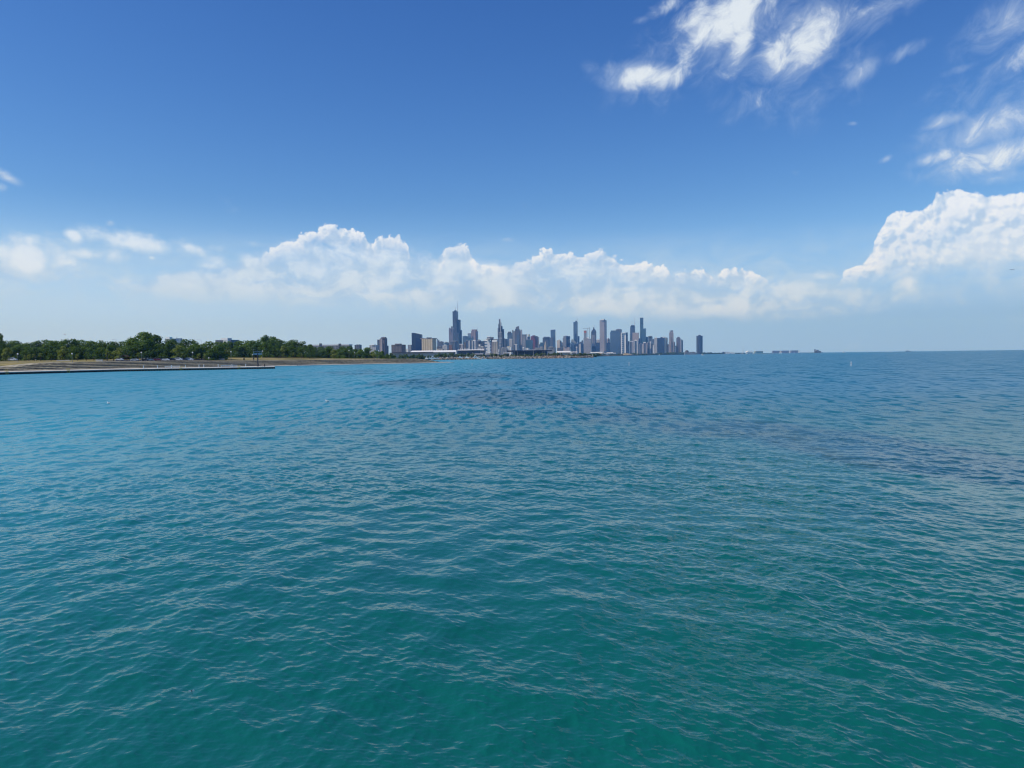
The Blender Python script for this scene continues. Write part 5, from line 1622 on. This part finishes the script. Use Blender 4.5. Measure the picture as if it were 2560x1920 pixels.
tower('office_tower', SK, 'grey blue flat topped tower right of the tallest teal glass tower', 7200, [(B_, 1621, 1632.6, 841, N, 'slate', {'xs': 1628}), ('upper_floors', 1622, 1631.4, 840, 841.4, 'grey')])
tower('zigzag_apartments', AP_, 'ribbed grey apartments with a sunlit white roof corner, left of three', 6400, [(B_, 1600, 1610, 859.6, N, 'stripe', {'shape': 'flute', 'bays': 5, 'depth': .5}), ('roof', 1601, 1605, 858.2, 860, 'grey')])
tower('zigzag_apartments', AP_, 'ribbed grey apartments with a sunlit white roof corner, middle of three', 6350, [(B_, 1608.6, 1620, 856.8, N, 'stripeb', {'shape': 'flute', 'bays': 5, 'depth': .5}), ('roof', 1609.4, 1616, 855, 857.4, roofw_m)])
tower('zigzag_apartments', AP_, 'ribbed grey apartments with a sunlit white roof corner, right of three', 6380, [(B_, 1619, 1630, 855.6, N, 'stripe', {'shape': 'flute', 'bays': 5, 'depth': .5}), ('roof', 1625, 1629, 854, 856, roofw_m), ('low_wing', 1629.4, 1636, 859, N, 'grey')])
tower('small_tower', OF, 'thin slate tower left of the navy block with sunlit roof', 7000, [(B_, 1632.4, 1637, 848, N, 'slate'), ('penthouse', 1633.4, 1635.6, 847, 848.4, 'grey')])
tower('pale_slab', AP_, 'pale grey slab left of the wide navy block', 6300, [(B_, 1636.4, 1644, 844.8, N, 'light', {'xs': 1643}), ('roof', 1638, 1642.6, 842.6, 845.2, roofw_m, {'shape': 'gable', 'drop': .2}), ('white_annex', 1632.6, 1635.6, 863, N, 'white', {'dy': -30})])
tower('navy_apartments', AP_, 'wide navy apartment block with a pale green white end wall', 6350, [
    (B_, 1643.4, 1661.6, 845, N, 'navy', {'rot': .12, 'depth': .5}), ('roof_house', 1652, 1657, 842.6, 845.4, 'navy', {'rot': .12}), ('roof', 1657, 1662, 841.8, 845, roofw_m, {'rot': .12}), ('end_wall', 1661.4, 1667, 843, N, plain('pale_green_wall', (.56, .62, .56), .7, .3, 0, .08, .02), {'rot': .12, 'dy': 4}), ('east_block', 1666.6, 1670, 844, N, 'slate', {'dy': 10}), ('low_wing', 1669.6, 1673, 860.6, N, 'slate', {'dy': 4})])
tower('rose_tower', SK, 'rose pink stone tower with a notched castle like top', 6300, [
    (B_, 1672.6, 1686, 854, N, 'rose', {'rot': .15}), ('upper_shaft', 1673.6, 1684.8, 832, 855, 'rose', {'rot': .15, 'dy': 4}), ('crown', 1675, 1684, 828.8, 832.4, 'rose', {'rot': .15, 'dy': 6}), ('turret', 1675.2, 1677.4, 825.8, 829.2, 'rose', {'rot': .15, 'dy': 6}), ('turret', 1678.4, 1683.8, 825.8, 829.2, 'mauve', {'rot': .15, 'dy': 8}),
    ('window_strip', 1678.2, 1680, 842, 879, 'mauve', {'rot': .15, 'dy': -4, 'depth': .4}), ('side_wing', 1685, 1688.4, 854.6, N, 'rose', {'rot': .15, 'dy': 12})])
tower('mauve_tower', AP_, 'dark mauve tower with a rounded shoulder top', 6500, [
    (B_, 1691.4, 1702.4, 845.4, N, 'mauve', {'rot': .15}), ('top', 1693.4, 1700.6, 842.2, 845.8, 'mauve', {'rot': .15, 'shape': 'taper', 'top': .8}), ('low_wing', 1688.8, 1692, 864, N, 'slate', {'rot': .15, 'dy': -4})])
tower('glass_tower', AP_, 'narrow blue tower with a white edge right of the dark mauve tower', 6600, [(B_, 1702.6, 1708.4, 850.4, N, 'blue', {'rot': .15}), ('white_edge', 1702, 1703.6, 850.6, N, roofw_m, {'rot': .15, 'dy': -8, 'depth': 1}), ('penthouse', 1702.6, 1706.6, 848.8, 850.8, 'slate', {'rot': .15})])
tower('planetarium', 'planetarium', 'dark low dome on a pale sloping base by the water', 4800, [('base', 1711, 1741, 881, N, 'grey', {'rot': .0, 'depth': .4}), ('drum', 1711.6, 1724, 879.4, 882, 'brown', {'shape': 'round', 'depth': 1, 'dy': 10}), ('dome', 1712.6, 1723, 875.2, 879.6, plain('dark_dome', (.07, .07, .08), .5, .4), {'shape': 'dome', 'depth': 1, 'dy': 12}), ('terrace', 1724, 1738, 879.6, 881.4, 'grey', {'rot': 0, 'dy': 20})], (), 'waterfront buildings')
tower('curved_black_tower', SK, 'lone black tower standing apart at the right end of the skyline', 7300, [
    (B_, 1741, 1758, 839.4, N, 'black', {'shape': 'round', 'depth': .8}), ('crown', 1746.4, 1753, 837.2, 839.8, 'black', {'shape': 'round', 'depth': .9})])
# low waterfront halls
tower('museum', 'museum', 'long low white museum roofs on the wooded shore below the diamond tower', 4300, [('roof', 1394, 1445, 879.4, 881, roofw_m, {'rot': 0, 'depth': .3, 'shape': 'shed'}), ('upper_roof', 1393, 1427, 877.4, 879.6, roofw_m, {'rot': 0, 'depth': .3, 'dy': 60, 'shape': 'shed'}), (B_, 1402, 1440, 881, N, 'cream', {'rot': 0, 'depth': .3, 'dy': 10}), ('portico', 1426, 1431, 880.6, 885, plain('pale_stone', (.66, .62, .52), .8, .2), {'rot': 0, 'dy': -10})], (), 'waterfront buildings')
tower('aquarium', 'aquarium', 'low white curved pavilion on the wooded shore below the tall granite tower', 4500, [('roof', 1477, 1508, 880, 881.8, roofw_m, {'rot': 0, 'depth': .3, 'shape': 'shed'}), (B_, 1480, 1510, 881.6, N, plain('pale_stone', (.66, .62, .52), .8, .2), {'rot': 0, 'depth': .3, 'dy': 8}), ('wing', 1496, 1508, 882, N, 'cream', {'rot': .3, 'dy': -30})], (), 'waterfront buildings')
tower('pavilion', 'building', 'long low white building right of the white curved pavilion on the shore', 4700, [(B_, 1509, 1540, 882, N, 'white', {'rot': 0, 'depth': .3}), ('roof', 1518, 1534, 881, 882.4, roofw_m, {'rot': 0, 'depth': .3, 'shape': 'shed'})], (), 'waterfront buildings')
for x0, x1, yt, lb_ in ((1183, 1209, 884.4, 'flat white roofed pavilion among harbour trees below the glass hall'), (1214, 1227, 882, 'two tier white roofed pavilion among the harbour trees'), (1242, 1250, 882.2, 'small flat white canopy left of the longer canopy in the harbour trees'), (1259, 1276, 882, 'long flat white canopy left of the black hall')):
    ps = [('roof', x0, x1, yt, yt + 1.0, roofw_m, {'rot': 0, 'depth': .4, 'shape': 'shed'}), ('wall', x0 + 2, x1 - 2, yt + .9, N, 'grey', {'rot': 0, 'depth': .4, 'dy': 4})]
    if x0 == 1214:
        ps.append(('lower_roof', x0, x1 - 1, yt + 2.6, yt + 3.6, roofw_m, {'rot': 0, 'depth': .4, 'dy': -12, 'shape': 'shed'}))
    tower('pavilion', 'pavilion', lb_, 1560, ps, (), 'harbour pavilions')

# the long pier far right
tower('amusement_pier_shed', 'pier building', 'low white sheds at the near end of the long far pier', 7000, [(B_, 1811, 1826, 879.6, N, 'white', {'rot': 0}), ('shed', 1826.6, 1837, 881, N, 'white', {'rot': 0}), ('dark_end', 1806.4, 1811.4, 879.4, N, 'slate', {'rot': 0})], (), 'buildings on the far pier')
tower('pier_tent', 'pier building', 'white tent roofed hall on the far pier', 7000, [('roof', 1864, 1884, 877, 881, roofw_m, {'rot': 0, 'shape': 'gable', 'drop': .14, 'apex': -.45}), (B_, 1866, 1882, 880.6, N, 'white', {'rot': 0, 'dy': 5})], (), 'buildings on the far pier')
tower('pier_glass_hall', 'pier building', 'pale green glass hall with a white roof on the far pier', 7000, [(B_, 1885, 1908, 878, N, plain('pale_green_glass', (.32, .40, .36), .3, .4), {'rot': 0, 'depth': .4}), ('roof', 1887, 1908, 876.8, 878.2, roofw_m, {'rot': 0, 'depth': .4, 'dy': -4})], (), 'buildings on the far pier')
for x0, x1, yt, lb_ in ((1930, 1950, 876.8, 'long slate blue pier shed, left of three'), (1953, 1973, 876.4, 'long slate blue pier shed, middle of three'), (1976, 1996, 876, 'long slate blue pier shed, right of three')):
    tower('pier_shed', 'pier building', lb_, 7000, [(B_, x0, x1, yt, N, plain('shed_blue', (.20, .24, .34), .7, .3), {'rot': 0, 'depth': .5}), ('white_link', x1 - .2, x1 + 3, yt - .2, N, roofw_m, {'rot': 0, 'depth': .5})], (), 'buildings on the far pier')
tower('pier_headhouse', 'pier building', 'low headhouse with a small tower at the right tip of the far pier', 7000, [(B_, 2036, 2053, 877.6, N, 'brown', {'rot': 0, 'depth': .4}), ('tower', 2036, 2039.4, 873, N, 'brown', {'rot': 0, 'depth': 1}), ('roof', 2040, 2048, 874.6, 875.6, 'brown', {'rot': 0}), ('gallery', 2040.5, 2047.5, 875.4, 877.8, 'cream', {'rot': 0, 'dy': 4})], (), 'buildings on the far pier')
pb = MB()
pb.box((0, 0, 0), ((2060 - 1800) / F * 7050, 60, 5))
o = pb.build('far_pier', plain('pier_wall', (.13, .13, .14), .9, .2, 0, .2, .05))
o.location = (((1800 + 2060) / 2 - 1280) / F * 7050, 7090, 1.2)
tag(o, 'long low dark pier reaching right from the skyline into the lake', 'pier')
o = tower('radio_mast', 'mast', 'thin red and white mast standing on the far pier', 6980, [('foot', 1856.6, 1858.4, 879.6, N, 'white', {'rot': 0, 'depth': 1})], [(1857.5, 868, 880, 3.0)], 'buildings on the far pier')

# ------------------------------------------------------------------ harbour shore: rocks, woods, poles, boats
def boulders(name, segs, seed, mat):
    rng = np.random.default_rng(seed)
    t = (1 + 5 ** 0.5) / 2
    iv = np.array([(-1, t, 0), (1, t, 0), (-1, -t, 0), (1, -t, 0), (0, -1, t), (0, 1, t), (0, -1, -t), (0, 1, -t), (t, 0, -1), (t, 0, 1), (-t, 0, -1), (-t, 0, 1)], float)
    iv /= np.linalg.norm(iv[0])
    fc = np.array([(0, 11, 5), (0, 5, 1), (0, 1, 7), (0, 7, 10), (0, 10, 11), (1, 5, 9), (5, 11, 4), (11, 10, 2), (10, 7, 6), (7, 1, 8), (3, 9, 4), (3, 4, 2), (3, 2, 6), (3, 6, 8), (3, 8, 9), (4, 9, 5), (2, 4, 11), (6, 2, 10), (8, 6, 7), (9, 8, 1)])
    V, Fs = [], []
    for x0, x1, Y0, Y1, zt, n, size in segs:
        for _ in range(n):
            u = rng.random()
            px, Y = x0 + (x1 - x0) * u, Y0 + (Y1 - Y0) * u
            v = rng.random()
            s = size * rng.uniform(0.6, 1.4)
            c = np.array([(px - 1280) / F * Y, Y + v * 14, zt * v * rng.uniform(0.85, 1.0)])
            p = iv * (1 + 0.35 * rng.normal(size=(12, 1))) * s * np.array([1.2, 0.9, 0.75])
            a = rng.random() * 6.28
            p = p @ np.array([[math.cos(a), -math.sin(a), 0], [math.sin(a), math.cos(a), 0], [0, 0, 1]])
            Fs.append(fc + 12 * len(V))
            V.append(p + c)
    me = mesh_np(name, np.concatenate(V), np.concatenate(Fs), False)
    return link(name, me, mat)


rock_m, rt, rb = material('breakwater_rock', (0.3, 0.27, 0.22), 0.9, 0, 0.2)
rg = rt.new('ShaderNodeNewGeometry')
ri = S(rt.nt, rg.outputs['Random Per Island'])
rn = rt.noise(rg.outputs['Position'], 0.012, 3, 0.6)
rc = rt.mix(ri, (0.10, 0.085, 0.065), (0.46, 0.40, 0.32))
rt.link(rt.mix(rn.ss(0.5, 0.7), rc, rt.mix(1.0, rc, (1.0, 0.72, 0.55), 'MULTIPLY')), rb.inputs['Base Color'])
o = boulders('boulders', [(1078, 1140, 1330, 1380, 4.6, 210, 1.25), (1140, 1420, 1380, 1390, 4.7, 800, 1.25), (1420, 1485, 1390, 1470, 4.0, 170, 1.3), (1485, 1600, 3000, 4400, 3.0, 160, 2.4)], 3, rock_m)
tag(o, 'heap of pale and dark breakwater boulders along the harbour shore', kind='stuff')


def woods(name, segs, seed, mat):
    rng = np.random.default_rng(seed)
    Vs, Fs, n0 = [], [], 0
    for x0, x1, Y, yt, dens, size in segs:
        a, b = (x0 - 1280) / F * Y, (x1 - 1280) / F * Y
        zt = zpx((x0 + x1) / 2, yt, Y)
        W = max(6.0, (zt - 1.5) * 0.9)
        n = max(3, int((b - a) / W * dens * 2.4))
        lobes = []
        for i in range(n):
            h = (zt - 1.5) * rng.uniform(0.72, 1.06)
            cx, cy = rng.uniform(a, b), Y + rng.uniform(0, 2.5) * W
            for _ in range(5):
                r = h * rng.uniform(0.20, 0.32)
                lobes.append(((cx + rng.normal() * W * .25, cy + rng.normal() * W * .2, max(r * .6, 1.5 + (h - r) * rng.uniform(.2, 1.0))), r))
        V, Fq = leaf_cloud(rng, lobes, 1.6 / size ** 2, size, 0.6)
        Vs.append(V)
        Fs.append(Fq + n0)
        n0 += len(V)
    return link(name, mesh_np(name, np.concatenate(Vs), np.concatenate(Fs), False), mat)


o = woods('shore_trees', [(975, 1012, 1100, 885.5, 1.6, 1.2), (1008, 1048, 1250, 884.6, 1.4, 1.3), (1046, 1072, 1300, 884.4, 1.7, 1.3), (1072, 1092, 1400, 886, 1.2, 1.3), (1090, 1146, 1480, 881, 1.8, 1.4), (1144, 1186, 1500, 884.4, 1.6, 1.4), (1160, 1186, 1520, 881.4, 1.5, 1.4), (1184, 1215, 1530, 885.2, 1.5, 1.4),
                          (1208, 1290, 1560, 883.6, 1.5, 1.5), (1222, 1246, 1580, 881.4, 1.3, 1.5), (1286, 1350, 1500, 884.2, 1.6, 1.4), (1345, 1404, 1520, 881, 1.7, 1.4), (1400, 1450, 1540, 884, 1.6, 1.4), (1448, 1464, 1560, 879.8, 1.4, 1.5), (1460, 1500, 1600, 882.6, 1.6, 1.5)], 31, LEAF['far'])
tag(o, 'belt of green trees along the harbour behind the boulders', kind='stuff')
o = woods('far_shore_trees', [(1496, 1560, 4200, 883.4, 1.6, 3.2), (1580, 1642, 4900, 883.4, 1.6, 3.4), (1560, 1600, 5200, 881.8, 1.3, 3.6), (1640, 1712, 5900, 881, 1.9, 3.8), (1672, 1716, 6100, 879.4, 1.6, 3.8), (1700, 1745, 6300, 881.8, 1.2, 3.8),
                              (1757, 1782, 7000, 879.8, 1.9, 4.0), (1782, 1801, 7000, 881.2, 1.5, 4.0), (1801, 1812, 7000, 880.4, 1.5, 4.0), (1836, 1864, 7000, 881.4, 1.0, 3.6)], 32, LEAF['far'])
tag(o, 'thin dark line of trees along the far shore below the skyline', kind='stuff')
m_ = MB()
m_.lathe((0, 0, 0), [(42, -3), (36, 5), (26, 9.5), (12, 12.5), (0.5, 13.5)], 20, 0, 1.0, 0.8)
o = m_.build('hill', plain('dry_hill_grass', (0.30, 0.235, 0.13), .95, .1, 0, .25, .06), None, True)
o.location = ((1569 - 1280) / F * 4600, 4640, 0)
tag(o, kind='structure')

pole_m = plain('pale_pole', (0.62, 0.63, 0.62), 0.5, 0.4)
for i_, (px, yt, Y, lb_) in enumerate(((1119.5, 884, 1300, 'leftmost'), (1132.8, 880.5, 1440, 'second from the left'), (1166.7, 883, 1440, 'third from the left'), (1181.5, 881.5, 1440, 'fourth from the left'), (1207.5, 882.5, 1440, 'below the glass hall annex'), (1227, 880.5, 1440, 'right of the two tier pavilion'),
                                        (1233.2, 876.5, 1440, 'close right of the two tier pavilion, taller'), (1245.6, 876, 1440, 'under the framed stepped tower, tallest'), (1285.6, 877.5, 1440, 'at the left end of the black hall'), (1293.4, 879.5, 1440, 'second along the black hall'),
                                        (1311.5, 882, 1440, 'short one before the black hall'), (1333.3, 876, 1440, 'bright and thick, before the middle of the black hall'), (1357.3, 879, 1440, 'left of a close pair before the black hall'), (1360.6, 876.5, 1440, 'right of a close pair before the black hall'), (1368.2, 878.5, 1440, 'at the right end of the black hall'), (1401, 881, 1460, 'rightmost'))):
    Y += 60
    p = at(px, hor(px), Y)
    p.z = 2.5
    h = zpx(px, yt, Y) - 2.5
    e = empty('harbour_pole', p)
    tag(e, 'pale harbour light pole, ' + lb_, 'light pole', 'light poles along the harbour')
    r = 0.30 if px == 1333.3 else 0.16
    MB().path([(0, 0, 0), (0, 0, h * .5), (0, 0, h)], [r, r * .8, r * .5], 6).build('pole', pole_m, e)
    MB().box((0, 0, h + .12), (1.0, .5, .25)).build('lamp_head', pole_m, e)


def hull_poly(L, Hh):
    return [(-L / 2, Hh * .15), (-L * .46, 0), (L * .36, 0), (L / 2, Hh), (-L / 2, Hh * .85)]


def motor_boat(px, Y, L, label, z=0.0, rz=0.0, group='motor boats in the harbour', tall=1.0):
    p = at(px, hor(px), Y)
    p.z = z - 0.15
    e = empty('motor_boat', p, rz)
    tag(e, label, 'boat', group)
    Hh = L * .14
    MB().prism(hull_poly(L, Hh), 'y', -L * .14, L * .14).build('hull', white_m, e)
    MB().prism([(-L * .28, Hh * .8), (L * .22, Hh * .9), (L * .10, Hh * (2.0 * tall)), (-L * .26, Hh * 2.0 * tall)], 'y', -L * .11, L * .11).build('cabin', white_m, e)
    MB().prism([(-L * .2, Hh * 2.0 * tall + .01), (L * .02, Hh * 2.0 * tall + .01), (-L * .03, Hh * 2.6 * tall), (-L * .19, Hh * 2.6 * tall)], 'y', -L * .08, L * .08).build('flybridge', white_m, e)
    for sy in (-1, 1):
        MB().prism([(-L * .22, Hh * 1.35), (L * .14, Hh * 1.4), (L * .09, Hh * 1.8 * tall), (-L * .21, Hh * 1.8 * tall)], 'y', sy * L * .111 - .02, sy * L * .111 + .02).build('cabin_window', glass_m, e)


def sail_boat(px, Y, Hm, label, rz=0.0, sails=True):
    p = at(px, hor(px), Y)
    p.z = -0.1
    e = empty('sailing_boat', p, rz)
    tag(e, label, 'sailing boat', 'boats out on the lake')
    L = Hm * .8
    MB().prism(hull_poly(L, L * .13), 'y', -L * .12, L * .12).build('hull', white_m, e)
    MB().tube((L * .08, 0, 0.2), (L * .08, 0, Hm), Hm * .011, Hm * .006, 6).build('mast', pole_m, e)
    if sails:
        MB().prism([(L * .07, L * .22), (-L * .42, L * .22), (-L * .12, Hm * .6), (L * .07, Hm * .97)], 'y', -.05, .05).build('mainsail', white_m, e)
        MB().prism([(L * .10, L * .2), (L * .45, L * .18), (L * .10, Hm * .85)], 'y', -.05, .05).build('jib', white_m, e)


for px, Y, L, z, lb_, tl in ((1067, 1150, 6, 2.6, 'small white boat ashore beyond the promenade tip, left of three', 1.4), (1075, 1150, 6.5, 2.6, 'small white boat ashore beyond the promenade tip, middle of three', 1.4), (1083, 1160, 10.5, 2.6, 'large white motor yacht ashore beyond the promenade tip', 1.2), (1094, 1180, 5, 2.6, 'low white boat just right of the large yacht', 1.2),
                             (1151, 1378, 9, 3.2, 'white motor boat raised on the rocks below the glass hall, left', 1.0), (1168, 1378, 8, 3.2, 'white motor boat raised on the rocks below the glass hall, right', 1.0), (1189.5, 1378, 10, 3.4, 'biggest white cabin boat before the boulders', 1.2), (1197, 1372, 7, 1.6, 'white boat with its bow low, right of the biggest cabin boat', 1.2),
                             (1207.5, 1370, 7.5, 0, 'white cabin boat on the water before the boulders', 1.6), (1215, 1366, 5.5, 0, 'low white boat on the water at the boulders, rightmost', .8)):
    motor_boat(px, Y, L, lb_, z, 0.2 * math.sin(px), tall=tl)
sail_boat(1648, 3550, 8.6, 'tiny sailing boat with white sail below the navy apartments')
motor_boat(1757, 2400, 10, 'white motor boat crossing below the lone black tower', 0, 0.1, 'boats out on the lake', 1.3)
sail_boat(1853, 3900, 7.0, 'small sailing boat left of the radio mast on the far pier', .4)
motor_boat(1884, 3900, 10, 'white motor boat below the white tent roofed hall', 0, 0.0, 'boats out on the lake')
motor_boat(1952, 6500, 30, 'wide white tour boat before the slate blue sheds', 0, 0.0, 'boats out on the lake')
sail_boat(1986, 6500, 14, 'bare masted boat before the slate blue sheds', 0, False)
motor_boat(2110, 6500, 22, 'white boat on the horizon just right of the far pier tip', 0, 0.1, 'boats out on the lake', 1.5)
sail_boat(2169.5, 5600, 11, 'white sail on the horizon, left of two', .3)
sail_boat(2219, 5600, 9, 'white sail on the horizon, right of two', -.2)
motor_boat(2229, 6000, 14, 'low white boat on the horizon beside the right sail', 0, 0.0, 'boats out on the lake', .7)
p = at(2270, hor(2270), 7500)
p.z = 0
e = empty('cargo_ship', p)
tag(e, 'grey ship silhouette on the horizon, rightmost vessel', 'ship')
shm = plain('ship_grey', (.16, .18, .20), .7, .3)
MB().prism([(-22, 0), (24, 0), (28, 5), (-24, 5)], 'y', -5, 5).build('hull', shm, e)
MB().box((-6, 0, 8), (14, 8, 6)).build('deckhouse', shm, e)
MB().tube((-4, 0, 11), (-4, 0, 20), .8, .4, 6).build('mast', shm, e)

# white marker buoys
buoy_red = plain('buoy_band', (.5, .16, .04), .6, .3)
for px, Y, h, lb_ in ((1180, 410, 1.25, 'faint white marker buoy below the black stepped skyscraper'), (1572.5, 345, 1.35, 'slim white marker buoy below the small navy tower'), (2128, 270, 1.3, 'white marker buoy with a capped top, farthest right')):
    p = at(px, hor(px), Y)
    p.z = 0
    e = empty('marker_buoy', p)
    tag(e, lb_, 'buoy', 'white marker buoys')
    MB().lathe((0, 0, -.4), [(.12, 0), (.14, .2), (.13, h * .8 + .4), (.11, h + .4)], 12).build('can', white_m, e, True)
    MB().lathe((0, 0, h * .62), [(.142, 0), (.142, .09)], 12).build('band', buoy_red, e)
    MB().lathe((0, 0, h), [(.08, 0), (.19, .05), (.19, .14), (.06, .22)], 12).build('cap', white_m, e)

# gulls, aircraft, insect
gwhite = plain('gull_white', (.80, .80, .78), .8, .1)
ggrey = plain('gull_grey', (.45, .46, .48), .8, .1)
bill_m = plain('gull_bill', (.55, .38, .05), .6, .3)


def gull_afloat(px, py, label, rz, sc=1.0):
    p = on_water(px, py)
    p.z = 0.0
    e = empty('gull', p, rz)
    e.scale = (sc, sc, sc)
    tag(e, label, 'gull', 'gulls resting on the water')
    # body, neck and head in one continuous surface
    MB().path([(-.30, 0, .10), (-.22, 0, .10), (-.05, 0, .09), (.10, 0, .10), (.17, 0, .16), (.19, 0, .24), (.22, 0, .29), (.27, 0, .28)], [.02, .07, .12, .11, .07, .05, .058, .02], 10).build('body', gwhite, e, True)
    for s_ in (-1, 1):
        MB().path([(-.38, s_ * .03, .14), (-.2, s_ * .09, .17), (0, s_ * .11, .16), (.08, s_ * .09, .14)], [.012, .04, .05, .02], 6).build('wing', ggrey, e, True)
    MB().tube((.26, 0, .28), (.34, 0, .265), .015, .005, 6).build('bill', bill_m, e)


gull_afloat(271, 1010, 'white gull with dark wing tips afloat, the brightest of four', 2.6, .85)
gull_afloat(229, 1001, 'small white gull afloat left of the brightest one', .3, .6)
gull_afloat(429, 1004, 'small white gull afloat alone between two others', 2.9, .6)
gull_afloat(818, 1005, 'gull afloat far to the right of the other three', 2.8, .85)


def gull_flying(pos, label, rz, roll, sc, mats):
    e = empty('flying_gull', pos, rz)
    e.rotation_euler = (roll, 0, rz)
    e.scale = (sc, sc, sc)
    tag(e, label, 'gull')
    MB().path([(-.26, 0, 0), (-.14, 0, 0), (.05, 0, 0), (.17, 0, .02), (.23, 0, .03), (.30, 0, .02)], [.015, .055, .075, .05, .045, .01], 9).build('body', mats[0], e, True)
    for s_ in (-1, 1):
        MB().path([(.02, s_ * .05, .01), (.06, s_ * .28, .11), (.0, s_ * .52, .08), (-.10, s_ * .70, .02)], [.06, .05, .032, .008], 6).build('wing', mats[1], e, True)
    MB().prism([(-.24, -.02), (-.40, -.08), (-.40, .08), (-.24, .02)], 'z', -.008, .008).build('tail', mats[0], e)


gull_flying(at(162, 836, 250), 'grey gull flying above the park trees', 0.6, 0.5, 1.05, (ggrey, ggrey))
gull_flying(at(1432, 753, 300), 'tiny white gull gliding in the sky above the skyline', 1.2, 0.2, .55, (gwhite, gwhite))
e = empty('airliner', at(2530, 674, 6400))
tag(e, 'tiny grey airliner seen side on in the sky beside the big cloud', 'aircraft')
am = plain('aircraft_grey', (.22, .24, .27), .5, .4)
fu = MB()
fu.path([(-20, 0, 0), (-18.5, 0, -.1), (-15, 0, 0), (8, 0, 0), (15, 0, .6), (20, 0, 1.2)], [.3, 1.4, 2.0, 2.0, 1.3, .3], 10)
fu.build('fuselage', am, e, True)
for s_ in (-1, 1):
    MB().prism([(-3, s_ * 1.5), (4, s_ * 1.5), (9, s_ * 17), (7, s_ * 17)], 'z', -.6, -.2).build('wing', am, e)
    MB().prism([(15, s_ * .6), (18, s_ * .6), (20, s_ * 6), (18.6, s_ * 6)], 'z', .9, 1.15).build('tailplane', am, e)
    MB().tube((-2, s_ * 6, -1.8), (2.5, s_ * 6, -1.8), 1.0, .8, 10).build('engine', am, e)
MB().prism([(14, 1.2), (19, 1.2), (21, 7.5), (18.6, 7.5)], 'y', -.2, .2).build('tail_fin', am, e)
# a small winged insect hovering over the near water
q = at(479, 1727, 9.0)
e = empty('dragonfly', q, 0.2)
tag(e, 'tiny insect with pale wings and a dark hanging tail low over the near water', 'insect')
MB().path([(0, 0, .012), (0, 0, .004), (.002, 0, -.012), (.005, 0, -.034), (.006, 0, -.044)], [.003, .0045, .003, .002, .001], 6).build('body', dark_m, e, True)
wing_m = plain('pale_wing', (.6, .66, .66), .3, .5)
for s_ in (-1, 1):
    for k_ in (0, 1):
        MB().prism([(s_ * .002, .004 - k_ * .006), (s_ * .030, .010 - k_ * .012), (s_ * .034, .006 - k_ * .012), (s_ * .020, .000 - k_ * .010)], 'y', -.0008, .0008).build('wing', wing_m, e)
